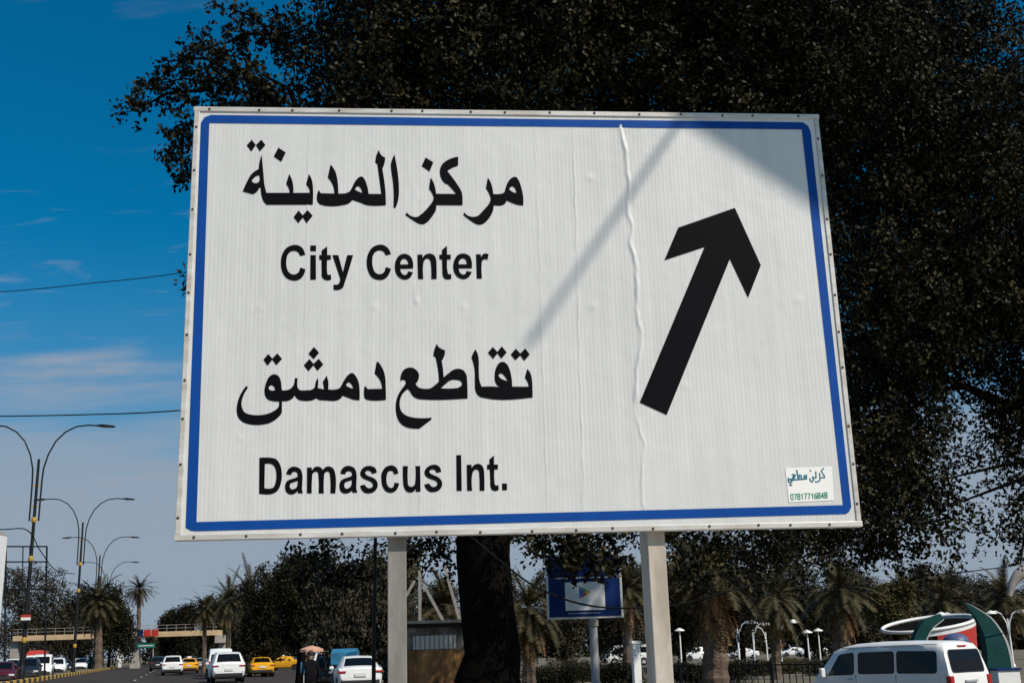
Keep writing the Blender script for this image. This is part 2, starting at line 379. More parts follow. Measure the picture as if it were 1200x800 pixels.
GLYPHS = [
 ('taa_marbuta_dot', [[(370,2548,1),(396,2511,1),(370,2466,1),(339,2509,1)]]),
 ('taa_marbuta_dot', [[(430,2549,1),(458,2512,1),(424,2468,1),(397,2511,1)]]),
 ('noon_dot', [[(540,2495,1),(588,2461,1),(561,2397,1),(512,2433,1)]]),
 ('yaa_noon_taa_letters', [[(436,2445,1),(441,2394,0),(451,2306,0),(458,2242,0),(472,2182,1),(619,2183,1),(615,2207,0),(595,2245,1),(613,2313,1),(633,2266,0),(641,2219,0),(641,2183,1),(745,2184,1),(743,2203,0),(721,2243,1),(738,2314,1),(757,2273,0),(765,2220,0),(766,2103,1),(478,2101,1),(459,2119,0),(442,2165,0),(435,2218,1),(427,2215,1),(412,2189,0),(388,2172,1),(323,2191,1),(346,2252,0),(376,2311,0),(421,2347,1),(422,2382,0)],[(377,2264,1),(398,2291,0),(423,2303,1),(428,2271,0),(418,2253,0),(394,2248,0)]]),
 ('lam_meem_dal_letters', [[(801,2203,1),(815,2182,1),(901,2180,1),(896,2221,0),(879,2262,0),(858,2289,1),(875,2381,1),(905,2333,0),(921,2263,0),(926,2180,1),(966,2182,0),(993,2192,0),(1010,2216,0),(1031,2263,0),(1053,2290,0),(1074,2299,0),(1091,2282,0),(1110,2229,0),(1119,2179,1),(1200,2179,1),(1187,2282,0),(1175,2383,1),(1161,2398,1),(1167,2443,0),(1183,2484,1),(1192,2461,0),(1206,2443,0),(1225,2432,1),(1221,2396,0),(1211,2363,1),(1206,2354,1),(1217,2283,0),(1226,2200,0),(1229,2102,1),(1108,2102,0),(1070,2117,0),(1016,2137,1),(997,2116,0),(967,2103,0),(816,2104,0),(797,2121,0),(791,2144,0),(793,2179,0)],[(1032,2207,1),(1050,2231,0),(1069,2216,0),(1078,2184,1),(1053,2196,0)]]),
 ('yaa_dots', [[(677,2063,1),(703,2030,1),(733,2067,1),(766,2028,1),(729,1977,1),(705,2016,1),(677,1977,1),(646,2019,1)]]),
 ('alif_letter', [[(1284,2456,1),(1294,2402,0),(1307,2313,0),(1313,2212,0),(1310,2153,0),(1301,2112,0),(1290,2083,1),(1278,2086,1),(1279,2135,0),(1279,2188,0),(1274,2265,0),(1263,2348,0),(1262,2390,0),(1272,2426,0)]]),
 ('zay_dot', [[(1486,2435,1),(1536,2402,1),(1511,2337,1),(1460,2375,1)]]),
 ('kaf_zay_letters', [[(1518,2294,1),(1538,2255,0),(1548,2208,0),(1551,2183,1),(1680,2182,1),(1656,2215,0),(1626,2249,1),(1612,2253,1),(1591,2279,0),(1579,2315,0),(1579,2351,0),(1592,2387,0),(1617,2411,0),(1659,2433,0),(1699,2443,1),(1696,2379,1),(1658,2364,0),(1625,2342,1),(1657,2298,0),(1695,2239,0),(1716,2197,0),(1721,2156,0),(1720,2104,1),(1551,2104,1),(1547,2067,0),(1527,2031,0),(1494,1990,0),(1466,1973,0),(1439,1976,0),(1396,2004,0),(1352,2036,1),(1362,2053,1),(1385,2031,0),(1423,2022,0),(1456,2043,0),(1495,2084,0),(1525,2125,0),(1535,2152,0),(1526,2184,0),(1507,2215,1),(1510,2249,0)]]),
 ('meem_raa_letters', [[(1889,2297,1),(1909,2258,0),(1919,2210,0),(1921,2184,1),(1965,2184,0),(1993,2196,0),(2002,2223,0),(2018,2265,0),(2046,2298,0),(2072,2304,0),(2091,2277,0),(2108,2218,0),(2116,2158,0),(2114,2105,1),(2085,2108,0),(2041,2122,0),(2007,2140,1),(2000,2122,0),(1980,2107,0),(1922,2105,1),(1918,2074,0),(1901,2033,0),(1866,1989,0),(1839,1973,0),(1811,1974,0),(1773,1997,0),(1724,2038,1),(1730,2055,1),(1757,2032,0),(1790,2025,0),(1818,2033,0),(1852,2068,0),(1891,2115,0),(1903,2145,0),(1896,2181,0),(1875,2222,1),(1881,2258,0)],[(2026,2217,1),(2045,2238,0),(2064,2223,0),(2072,2191,1),(2046,2199,0)]]),
 ('meem_sheen_qaf_letters', [[(383,924,1),(395,913,1),(372,871,0),(359,824,0),(362,792,0),(380,760,0),(421,745,0),(482,743,0),(533,756,0),(573,782,0),(583,800,0),(582,825,1),(547,827,0),(516,838,0),(500,859,0),(494,891,0),(503,944,0),(522,982,0),(548,995,0),(573,986,0),(590,954,0),(596,911,0),(599,894,1),(627,895,0),(652,906,0),(670,932,0),(674,970,1),(692,969,1),(690,937,0),(693,910,0),(706,895,0),(740,893,0),(776,896,0),(794,910,0),(801,942,0),(807,958,0),(815,968,1),(817,941,0),(814,907,1),(833,902,0),(853,898,1),(844,945,1),(867,984,1),(878,941,0),(877,897,1),(941,902,0),(956,919,0),(972,951,0),(997,986,0),(1021,999,0),(1042,982,0),(1060,945,0),(1068,896,0),(1068,827,1),(1030,832,0),(993,846,0),(965,857,1),(952,839,0),(926,827,0),(854,829,0),(823,832,0),(805,843,1),(787,832,0),(762,827,0),(721,828,0),(697,836,0),(684,849,0),(676,862,1),(664,844,0),(639,829,0),(600,826,1),(601,789,0),(599,752,0),(579,726,0),(534,695,0),(484,683,0),(423,684,0),(372,700,0),(343,729,0),(332,766,0),(335,819,0),(351,871,0)],[(519,912,0),(529,925,0),(544,923,0),(558,896,1),(540,893,0),(524,899,0)],[(985,921,1),(1000,940,0),(1019,926,0),(1029,901,1),(1006,908,0)]]),
 ('qaf_dots', [[(510,1123,1),(536,1094,1),(565,1127,1),(595,1091,1),(562,1052,1),(536,1086,1),(509,1049,1),(482,1087,1)]]),
 ('sheen_dot', [[(787,1166,1),(819,1129,1),(787,1088,1),(754,1123,1)]]),
 ('sheen_dots', [[(761,1090,1),(786,1059,1),(817,1091,1),(846,1054,1),(811,1014,1),(786,1049,1),(757,1012,1),(727,1050,1)]]),
 ('dal_letter', [[(1098,915,1),(1107,912,1),(1116,897,1),(1206,898,1),(1198,938,0),(1182,968,0),(1159,995,1),(1172,1068,1),(1182,1068,1),(1211,1019,0),(1224,970,0),(1227,916,0),(1229,828,1),(1118,829,0),(1102,837,0),(1096,853,0)]]),
 ('taa_ain_letters', [[(1317,947,1),(1320,980,0),(1337,1015,0),(1374,1031,0),(1405,1023,0),(1429,995,0),(1431,968,0),(1420,939,0),(1409,928,1),(1423,909,0),(1446,898,0),(1499,898,0),(1530,919,0),(1554,940,1),(1552,989,0),(1545,1043,0),(1535,1095,1),(1521,1104,1),(1528,1142,0),(1544,1182,1),(1552,1164,0),(1570,1150,0),(1594,1139,1),(1591,1109,0),(1577,1077,1),(1572,1073,1),(1579,1027,0),(1583,967,1),(1610,989,0),(1642,1013,0),(1674,1021,0),(1706,1010,0),(1724,982,0),(1728,939,0),(1729,832,1),(1446,829,0),(1420,834,0),(1394,850,0),(1373,883,0),(1361,895,1),(1336,872,0),(1318,840,0),(1312,803,0),(1320,760,0),(1346,733,0),(1387,718,0),(1434,712,0),(1508,714,1),(1504,702,1),(1431,647,1),(1397,648,0),(1356,656,0),(1320,678,0),(1297,718,0),(1288,771,0),(1292,824,0),(1310,872,0),(1336,910,0),(1351,931,1),(1344,950,0),(1331,953,0)],[(1564,898,1),(1594,924,0),(1626,948,0),(1663,950,0),(1691,939,0),(1696,923,0),(1680,904,0),(1635,896,0)]]),
 ('taa_qaf_alif_letters', [[(1783,1145,1),(1796,1118,0),(1803,1074,0),(1802,1009,0),(1805,943,0),(1818,905,1),(1900,905,0),(1945,896,1),(1921,907,0),(1903,934,0),(1900,975,0),(1908,1019,0),(1927,1052,0),(1952,1063,0),(1975,1051,0),(1993,1018,0),(2003,974,0),(2007,931,0),(2007,904,1),(2110,903,1),(2105,930,0),(2088,960,1),(2105,1016,1),(2123,990,0),(2132,946,0),(2133,886,0),(2132,834,1),(1819,837,0),(1793,852,0),(1778,884,0),(1776,933,0),(1777,987,0),(1773,1036,0),(1763,1077,0),(1758,1091,1),(1766,1113,0)],[(1925,978,0),(1939,989,0),(1957,977,0),(1980,939,1),(1954,948,0),(1933,961,0)]]),
 ('qaf_dots', [[(1893,1159,1),(1920,1127,1),(1949,1163,1),(1979,1123,1),(1946,1084,1),(1920,1117,1),(1894,1082,1),(1861,1122,1)]]),
 ('taa_dots', [[(2037,1147,1),(2064,1115,1),(2096,1148,1),(2123,1109,1),(2088,1068,1),(2064,1103,1),(2032,1072,1),(2004,1110,1)]]),
 ('letter_C', [[(724,1765,1),(708,1807,0),(681,1828,0),(649,1831,0),(607,1812,0),(582,1772,0),(574,1713,0),(583,1656,0),(609,1614,0),(654,1595,0),(691,1603,0),(714,1628,0),(727,1669,1),(694,1682,1),(682,1648,0),(653,1635,0),(624,1651,0),(610,1685,0),(607,1718,0),(613,1761,0),(629,1784,0),(650,1792,0),(677,1784,0),(692,1758,1)]]),
 ('letter_i', [[(756,1764,1),(790,1764,1),(793,1601,1),(758,1601,1)]]),
 ('letter_i_dot', [[(755,1828,1),(790,1828,1),(791,1790,1),(755,1790,1)]]),
 ('letter_t', [[(860,1822,1),(861,1764,1),(884,1764,1),(884,1733,1),(861,1733,1),(862,1651,0),(866,1635,0),(885,1635,1),(888,1603,1),(871,1597,0),(849,1600,0),(831,1617,0),(828,1651,0),(826,1733,1),(812,1733,1),(811,1764,1),(826,1764,1),(826,1795,1)]]),
 ('letter_y', [[(893,1764,1),(930,1764,1),(960,1651,1),(986,1764,1),(1023,1764,1),(972,1583,0),(959,1547,0),(935,1534,0),(903,1535,1),(902,1569,1),(924,1569,0),(936,1577,0),(944,1606,1)]]),
 ('letter_C', [[(1261,1771,1),(1243,1810,0),(1217,1830,0),(1187,1834,0),(1144,1816,0),(1117,1773,0),(1108,1716,0),(1118,1656,0),(1144,1614,0),(1190,1599,0),(1224,1608,0),(1246,1634,0),(1261,1673,1),(1228,1685,1),(1216,1651,0),(1190,1637,0),(1160,1651,0),(1147,1685,0),(1143,1719,0),(1148,1762,0),(1165,1787,0),(1190,1796,0),(1214,1787,0),(1228,1762,1)]]),
 ('letter_e', [[(1400,1675,1),(1399,1719,0),(1383,1756,0),(1348,1773,0),(1313,1762,0),(1291,1727,0),(1285,1685,0),(1294,1639,0),(1318,1611,0),(1350,1601,0),(1380,1614,0),(1399,1651,1),(1367,1656,1),(1359,1636,0),(1345,1632,0),(1329,1642,0),(1318,1673,1)],[(1319,1702,1),(1324,1725,0),(1343,1741,0),(1362,1730,0),(1370,1702,1)]]),
 ('letter_n', [[(1428,1768,1),(1460,1768,1),(1460,1745,1),(1475,1765,0),(1503,1775,0),(1532,1765,0),(1546,1736,0),(1548,1696,0),(1548,1605,1),(1514,1605,1),(1513,1702,0),(1507,1731,0),(1491,1742,0),(1472,1730,0),(1464,1702,0),(1464,1605,1),(1431,1605,1)]]),
 ('letter_t', [[(1616,1828,1),(1616,1768,1),(1639,1768,1),(1639,1736,1),(1616,1736,1),(1617,1656,0),(1623,1638,0),(1640,1639,1),(1641,1608,1),(1619,1602,0),(1598,1608,0),(1587,1628,0),(1585,1662,0),(1584,1736,1),(1567,1736,1),(1567,1768,1),(1584,1768,1),(1584,1799,1)]]),
 ('letter_e', [[(1772,1676,1),(1772,1722,0),(1758,1759,0),(1720,1776,0),(1684,1765,0),(1662,1731,0),(1654,1685,0),(1663,1642,0),(1687,1614,0),(1719,1604,0),(1749,1616,0),(1771,1652,1),(1738,1659,1),(1729,1639,0),(1714,1635,0),(1698,1645,0),(1688,1676,1)],[(1689,1703,1),(1694,1728,0),(1714,1743,0),(1733,1734,0),(1740,1703,1)]]),
 ('letter_r', [[(1801,1771,1),(1831,1771,1),(1832,1748,1),(1842,1768,0),(1859,1776,0),(1881,1771,1),(1874,1734,1),(1858,1738,0),(1841,1728,0),(1835,1702,0),(1835,1608,1),(1802,1608,1)]]),
 ('letter_D', [[(475,482,1),(545,481,0),(575,471,0),(599,435,0),(610,378,0),(604,322,0),(587,284,0),(555,265,0),(479,267,1)],[(508,445,1),(546,443,0),(566,425,0),(577,384,0),(574,333,0),(559,302,0),(509,299,1)]]),
 ('letter_a', [[(635,380,1),(645,408,0),(667,424,0),(692,424,0),(718,410,0),(730,381,0),(731,320,0),(730,289,0),(736,265,1),(708,265,1),(705,279,1),(685,263,0),(660,260,0),(638,275,0),(630,306,0),(639,337,0),(659,349,0),(684,356,0),(704,366,1),(698,389,0),(685,395,0),(673,392,0),(664,376,1)],[(704,341,1),(684,333,0),(664,326,0),(658,308,0),(667,291,0),(685,292,0),(700,305,0)]]),
 ('letter_m', [[(758,419,1),(786,419,1),(786,401,1),(804,421,0),(824,424,0),(842,416,0),(851,402,1),(865,418,0),(887,424,0),(910,414,0),(923,391,0),(927,261,1),(898,262,1),(895,363,0),(888,389,0),(875,393,0),(863,382,0),(859,353,0),(859,262,1),(829,263,1),(826,364,0),(820,390,0),(809,393,0),(794,385,0),(789,355,0),(788,264,1),(760,264,1)]]),
 ('letter_a', [[(956,378,1),(966,408,0),(989,424,0),(1014,424,0),(1040,410,0),(1052,379,0),(1052,319,0),(1052,289,0),(1058,263,1),(1028,264,1),(1026,276,1),(1008,263,0),(983,259,0),(960,272,0),(951,303,0),(959,336,0),(979,349,0),(1007,357,0),(1025,366,1),(1021,387,0),(1007,393,0),(994,390,0),(985,375,1)],[(1024,339,1),(1005,333,0),(987,326,0),(980,308,0),(987,290,0),(1003,290,0),(1020,305,0)]]),
 ('letter_s', [[(1174,382,1),(1165,408,0),(1145,421,0),(1119,423,0),(1094,414,0),(1076,389,0),(1078,363,0),(1099,344,0),(1130,331,0),(1147,318,0),(1150,302,0),(1137,290,0),(1117,292,0),(1102,311,1),(1074,305,1),(1084,278,0),(1104,261,0),(1130,258,0),(1160,269,0),(1178,297,0),(1175,328,0),(1155,349,0),(1124,362,0),(1106,375,0),(1106,388,0),(1119,395,0),(1134,390,0),(1146,375,1)]]),
 ('letter_c', [[(1303,375,1),(1293,406,0),(1273,422,0),(1252,424,0),(1224,412,0),(1203,379,0),(1201,338,0),(1209,296,0),(1229,268,0),(1257,259,0),(1282,267,0),(1300,290,0),(1307,315,1),(1278,320,1),(1272,295,0),(1257,288,0),(1239,301,0),(1231,332,0),(1233,363,0),(1242,386,0),(1257,392,0),(1270,386,0),(1277,369,1)]]),
 ('letter_u', [[(1330,419,1),(1360,419,1),(1359,330,0),(1364,299,0),(1380,293,0),(1398,303,0),(1405,329,0),(1405,418,1),(1434,418,1),(1435,262,1),(1407,262,1),(1406,280,1),(1392,263,0),(1372,259,0),(1349,268,0),(1335,294,0),(1331,325,0)]]),
 ('letter_s', [[(1561,381,1),(1553,407,0),(1532,423,0),(1509,424,0),(1481,413,0),(1461,388,0),(1465,359,0),(1485,343,0),(1513,332,0),(1534,319,0),(1536,304,0),(1523,291,0),(1503,292,0),(1487,312,1),(1458,305,1),(1469,279,0),(1489,262,0),(1515,259,0),(1546,270,0),(1564,295,0),(1562,326,0),(1542,348,0),(1511,363,0),(1491,377,0),(1493,390,0),(1506,396,0),(1522,392,0),(1533,375,1)]]),
 ('letter_I', [[(1654,481,1),(1683,481,1),(1683,263,1),(1652,264,1)]]),
 ('letter_n', [[(1716,421,1),(1745,421,1),(1745,401,1),(1760,418,0),(1781,426,0),(1804,419,0),(1818,395,0),(1821,359,0),(1820,262,1),(1791,262,1),(1791,354,0),(1787,383,0),(1772,392,0),(1757,383,0),(1747,357,0),(1746,263,1),(1716,263,1)]]),
 ('letter_t', [[(1883,475,1),(1882,420,1),(1906,420,1),(1905,390,1),(1883,390,1),(1882,316,0),(1887,294,0),(1906,295,1),(1907,266,1),(1886,259,0),(1866,267,0),(1857,290,0),(1857,327,0),(1855,391,1),(1839,391,1),(1840,421,1),(1855,421,1),(1854,452,1)]]),
 ('full_stop', [[(1928,304,1),(1958,303,1),(1957,263,1),(1928,263,1)]]),
 ('arrow', [[(3515,2096,1),(3656,1698,1),(3552,1476,1),(3453,1740,1),(2969,714,1),(2803,795,1),(3291,1822,1),(3020,1731,1),(3126,1956,1)]])]
# ------------------------------------------------------------------ direction sign
SW, SH, SYAW = 4.146, 2.776, 0.09392
SBL = Vector((-2.0055, 6.8056, 2.1832))            # lower left corner of the board
sz0 = SBL.z - gz(SBL.x)
sign = thing('direction_sign', 'large white city direction sign with blue border, black lettering and slanted arrow on two posts', 'road sign',
             (SBL.x, SBL.y, gz(SBL.x)), SYAW)
def sp(u, v, y=0.0): return Vector((u, y, sz0 + v))

def sign_face_material():
    m = bpy.data.materials.new('sign_sheet'); m.use_nodes = True
    n, l = m.node_tree.nodes, m.node_tree.links
    b = n['Principled BSDF']; b.inputs['Roughness'].default_value = .36; b.inputs['Specular IOR Level'].default_value = .45
    t = n.new('ShaderNodeTexCoord')
    # grime: soft blotches and faint vertical run marks
    z = n.new('ShaderNodeTexNoise'); z.inputs['Scale'].default_value = 1.3; z.inputs['Detail'].default_value = 8; z.inputs['Roughness'].default_value = .65
    l.new(t.outputs['Object'], z.inputs['Vector'])
    mp_ = n.new('ShaderNodeMapping'); mp_.inputs['Scale'].default_value = (14, 1, .55)
    l.new(t.outputs['Object'], mp_.inputs[0])
    z2 = n.new('ShaderNodeTexNoise'); z2.inputs['Scale'].default_value = 1.0; z2.inputs['Detail'].default_value = 6; z2.inputs['Roughness'].default_value = .7
    l.new(mp_.outputs[0], z2.inputs['Vector'])
    mx = n.new('ShaderNodeMath'); mx.operation = 'MULTIPLY_ADD'; mx.inputs[1].default_value = .55
    l.new(z2.outputs['Fac'], mx.inputs[0]); 
    ml = n.new('ShaderNodeMath'); ml.operation = 'MULTIPLY'; ml.inputs[1].default_value = .45
    l.new(z.outputs['Fac'], ml.inputs[0]); l.new(ml.outputs[0], mx.inputs[2])
    r_ = n.new('ShaderNodeValToRGB')
    r_.color_ramp.elements[0].position = .36; r_.color_ramp.elements[0].color = (.53, .525, .505, 1)
    r_.color_ramp.elements[1].position = .60; r_.color_ramp.elements[1].color = (.62, .613, .592, 1)
    l.new(mx.outputs[0], r_.inputs[0])
    # a few brownish run marks and scuffs
    mp3 = n.new('ShaderNodeMapping'); mp3.inputs['Scale'].default_value = (26, 1, .75); mp3.inputs['Location'].default_value = (3.1, 0, 1.7)
    l.new(t.outputs['Object'], mp3.inputs[0])
    z5 = n.new('ShaderNodeTexNoise'); z5.inputs['Scale'].default_value = 1.0; z5.inputs['Detail'].default_value = 5; z5.inputs['Roughness'].default_value = .6
    l.new(mp3.outputs[0], z5.inputs['Vector'])
    z6 = n.new('ShaderNodeTexNoise'); z6.inputs['Scale'].default_value = 22; z6.inputs['Detail'].default_value = 3
    l.new(t.outputs['Object'], z6.inputs['Vector'])
    mxx = n.new('ShaderNodeMath'); mxx.operation = 'MAXIMUM'
    ra = n.new('ShaderNodeMapRange'); ra.inputs[1].default_value = .64; ra.inputs[2].default_value = .80; ra.inputs[3].default_value = 0; ra.inputs[4].default_value = .28
    rb_ = n.new('ShaderNodeMapRange'); rb_.inputs[1].default_value = .70; rb_.inputs[2].default_value = .80; rb_.inputs[3].default_value = 0; rb_.inputs[4].default_value = .35
    l.new(z5.outputs['Fac'], ra.inputs[0]); l.new(z6.outputs['Fac'], rb_.inputs[0])
    l.new(ra.outputs[0], mxx.inputs[0]); l.new(rb_.outputs[0], mxx.inputs[1])
    mc = n.new('ShaderNodeMix'); mc.data_type = 'RGBA'; mc.inputs['B'].default_value = (.40, .33, .27, 1)
    l.new(mxx.outputs[0], mc.inputs['Factor']); l.new(r_.outputs[0], mc.inputs['A'])
    l.new(mc.outputs['Result'], b.inputs['Base Color'])
    # fine vertical ribbing of the sheet
    w = n.new('ShaderNodeTexWave'); w.wave_type = 'BANDS'; w.bands_direction = 'X'; w.inputs['Scale'].default_value = 12.2; w.inputs['Distortion'].default_value = .5
    w.inputs['Detail'].default_value = 1; w.inputs['Detail Scale'].default_value = .4
    l.new(t.outputs['Object'], w.inputs['Vector'])
    zr = n.new('ShaderNodeTexNoise'); zr.inputs['Scale'].default_value = .9; zr.inputs['Detail'].default_value = 3
    l.new(t.outputs['Object'], zr.inputs['Vector'])
    rr_ = n.new('ShaderNodeMapRange'); rr_.inputs[1].default_value = .38; rr_.inputs[2].default_value = .66; rr_.inputs[3].default_value = .12; rr_.inputs[4].default_value = 1.0
    l.new(zr.outputs['Fac'], rr_.inputs[0])
    wm = n.new('ShaderNodeMath'); wm.operation = 'MULTIPLY'; l.new(w.outputs['Fac'], wm.inputs[0]); l.new(rr_.outputs[0], wm.inputs[1])
    bp = n.new('ShaderNodeBump'); bp.inputs['Strength'].default_value = .5; bp.inputs['Distance'].default_value = .0014
    l.new(wm.outputs[0], bp.inputs['Height'])
    z3 = n.new('ShaderNodeTexNoise'); z3.inputs['Scale'].default_value = 9; z3.inputs['Detail'].default_value = 4
    l.new(t.outputs['Object'], z3.inputs['Vector'])
    bp2 = n.new('ShaderNodeBump'); bp2.inputs['Strength'].default_value = .34; bp2.inputs['Distance'].default_value = .01
    l.new(z3.outputs['Fac'], bp2.inputs['Height']); l.new(bp.outputs[0], bp2.inputs['Normal'])
    l.new(bp2.outputs[0], b.inputs['Normal'])
    return m
M['sign_sheet'] = sign_face_material()

# the sheet: creased and dented, so its front is a fine grid
CREASE = [  # (path of (u, v), half width, height)
    ([(2.787, 2.72), (2.789, 2.60), (2.812, 2.45), (2.815, 2.25), (2.800, 2.05), (2.822, 1.95), (2.805, 1.86), (2.830, 1.70), (2.835, 1.55), (2.815, 1.40), (2.842, 1.25), (2.82, 1.10), (2.795, .98), (2.78, .86), (2.775, .78)], .013, .0100),
    ([(2.775, .74), (2.79, .62), (2.822, .52), (2.805, .44), (2.785, .33), (2.79, .12)], .010, .0060),
    ([(1.40, 2.44), (1.375, 2.30), (1.42, 2.20), (1.40, 2.06), (1.45, 1.94)], .022, .0021),
    ([(1.385, 1.62), (1.42, 1.52), (1.40, 1.42)], .014, .0022),
    ([(1.405, .62), (1.43, .50), (1.412, .40), (1.44, .20), (1.42, .10)], .016, .0021),
    ([(.735, 2.60), (.725, .10)], .006, .0017),
    ([(2.215, 2.70), (2.20, .08)], .006, .0018),
    ([(2.464, 2.60), (2.42, .06)], .007, .0026)]
DENT = [(.45, 1.42), (1.16, 1.42), (1.42, 1.46), (1.71, 1.42), (2.54, 1.42), (3.89, 1.46), (.36, .60), (2.56, 2.30), (3.10, .90)]
us = set(np.round(np.linspace(0, SW, 200), 4))
for c in CREASE:
    cu = [q[0] for q in c[0]]
    st = max(c[1] * .33, .003)
    us |= set(np.round(np.arange(min(cu) - c[1] * 2.6, max(cu) + c[1] * 2.6, st), 4))
us = np.array(sorted(us)); keep = [0]
for i in range(1, len(us)):
    if us[i] - us[keep[-1]] > .0022: keep.append(i)
us = us[keep]
vv = np.linspace(0, SH, 170)
U, V = np.meshgrid(us, vv)
Hh = .0006 * np.sin(U * 2.1 + .4 * np.sin(V * 1.7)) * np.sin(V * 1.3 + .5)
rs = np.random.RandomState(4)
for path, w, h in CREASE:
    pu = np.array([q[0] for q in path])[::-1]; pv = np.array([q[1] for q in path])[::-1]
    cu = np.interp(V, pv, pu) + .0035 * np.sin(V * 23) + .002 * np.sin(V * 61)
    ends = np.clip((V - pv[0]) / .06, 0, 1) * np.clip((pv[-1] - V) / .06, 0, 1)
    amp = h * ends * (.65 + .35 * np.sin(V * 9 + pu[0] * 7) * np.sin(V * 17))
    dd = (U - cu) / w
    Hh = np.maximum(Hh, amp * np.exp(-dd ** 2)) + amp * .35 * np.exp(-((dd - 2.2) / 2.2) ** 2) * .5
for du, dv in DENT:
    Hh += .0062 * np.exp(-((U - du) ** 2 + (V - dv) ** 2) / .017 ** 2)
edge = np.minimum(np.minimum(U, SW - U), np.minimum(V, SH - V))
Hh *= np.clip((edge - .03) / .04, 0, 1)
nu, nv = len(us), len(vv)
pts = np.stack([U, -Hh, sz0 + V], -1).reshape(-1, 3)
idx = np.arange(nu * nv).reshape(nv, nu)
q = np.stack([idx[:-1, :-1], idx[:-1, 1:], idx[1:, 1:], idx[1:, :-1]], -1).reshape(-1, 4)
me = bpy.data.meshes.new('face_sheet')
me.vertices.add(len(pts)); me.vertices.foreach_set('co', pts.ravel())
me.loops.add(q.size); me.loops.foreach_set('vertex_index', q.ravel())
me.polygons.add(len(q)); me.polygons.foreach_set('loop_start', np.arange(0, q.size, 4)); me.polygons.foreach_set('loop_total', np.full(len(q), 4))
me.update(); me.validate(); me.shade_smooth(); me.materials.append(M['sign_sheet'])
link('face_sheet', me, sign)
MB().box(sp(SW / 2, SH / 2, .032), (SW - .02, .05, SH - .02)).build('back_panel', M['galv'], sign)

# edge strips of the frame with their screws
sw_ = .034
strips = []
for u0, u1, v0, v1 in ((0, SW, SH - sw_, SH), (0, SW, 0, sw_), (0, sw_, sw_, SH - sw_), (SW - sw_ * .9, SW, sw_, SH - sw_)):
    o = MB().box(sp((u0 + u1) / 2, (v0 + v1) / 2, .024), (u1 - u0 + (.0 if v1 - v0 > 1 else .012), .066, v1 - v0)).build('frame_strip', M['frame_metal'], sign)
    bevel(o, .004, 2); strips.append(o)
scr = MB().lathe([(.0085, 0), (.0085, .003), (.005, .006), (.001, .0065)], 8).mesh('screw', M['screw'], 40)
rng = random.Random(3)
for si, o in enumerate(strips):
    n_ = 15 if si < 2 else 10
    for k in range(n_):
        t_ = (k + .25 + .4 * rng.random()) / n_
        u_, v_ = (t_ * SW, SH - .017 if si == 0 else .017) if si < 2 else ((.017 if si == 2 else SW - .016), t_ * SH)
        s_ = link('screw', scr, o, loc=sp(u_ + rng.uniform(-.003, .003), v_ + rng.uniform(-.005, .005), -.0088), rot=(R(90), 0, 0))

# blue border band
BO = [(.044, .108), (.060, .075), (.090, .058), (.121, .054), (4.054, .079), (4.076, .093), (4.0926, .122), (4.0837, 2.646), (4.070, 2.690), (4.034, 2.717), (.1037, 2.7193), (.066, 2.702), (.0442, 2.664)]
BO[0] = (.0600, .116)
BI = [(.121, .107), (4.041, .134), (4.023, 2.664), (.0972, 2.6626)]
def flat(loops, name, m, y, parent, to=sp):
    tri = tessellate_polygon([[Vector((a, b, 0)) for a, b in lp] for lp in loops])
    pts_ = [pt for lp in loops for pt in lp]
    b = MB()
    def area(t): 
        (x0, y0), (x1, y1), (x2, y2) = (pts_[i] for i in t); return (x1 - x0) * (y2 - y0) - (x2 - x0) * (y1 - y0)
    b.add([to(a, c, y) for a, c in pts_], [t if area(t) > 0 else (t[0], t[2], t[1]) for t in tri])
    return b.build(name, m, parent, fix=False)
flat([BO, BI], 'blue_border', M['blue_vinyl'], -.0030, sign)

def smooth_loop(pts_, n=5):
    P = [Vector((a / 1000, b / 1000)) for a, b, c in pts_]; C = [c for _, _, c in pts_]; N = len(P); out = []
    def tan(i, seg):
        return ((P[(i + 1) % N] - P[i]).normalized() + (P[i] - P[i - 1]).normalized()).normalized()
    for i in range(N):
        j = (i + 1) % N
        p0, p1 = P[i], P[j]; L_ = (p1 - p0).length
        out.append((p0.x, p0.y))
        if C[i] and C[j] or L_ < 1e-6: continue
        chord = (p1 - p0)
        m1 = tan(j, 0) * L_ if not C[j] else None
        m0 = tan(i, 0) * L_ if not C[i] else None
        if m0 is None: m0 = chord * 1.5 - m1 * .5
        if m1 is None: m1 = chord * 1.5 - m0 * .5
        for k in range(1, n):
            t = k / n
            q_ = p0 * (2 * t**3 - 3 * t**2 + 1) + m0 * (t**3 - 2 * t**2 + t) + p1 * (-2 * t**3 + 3 * t**2) + m1 * (t**3 - t**2)
            out.append((q_.x, q_.y))
    return out
for nm, loops in GLYPHS:
    if nm == 'arrow': pn = 'arrow'
    elif nm.startswith('letter') or nm == 'full_stop': pn = 'letter' if nm != 'full_stop' else 'full_stop'
    else: pn = 'arabic_dots' if 'dot' in nm else 'arabic_letters'
    flat([smooth_loop(lp) for lp in loops], pn, M['black_vinyl'], -.0030, sign)

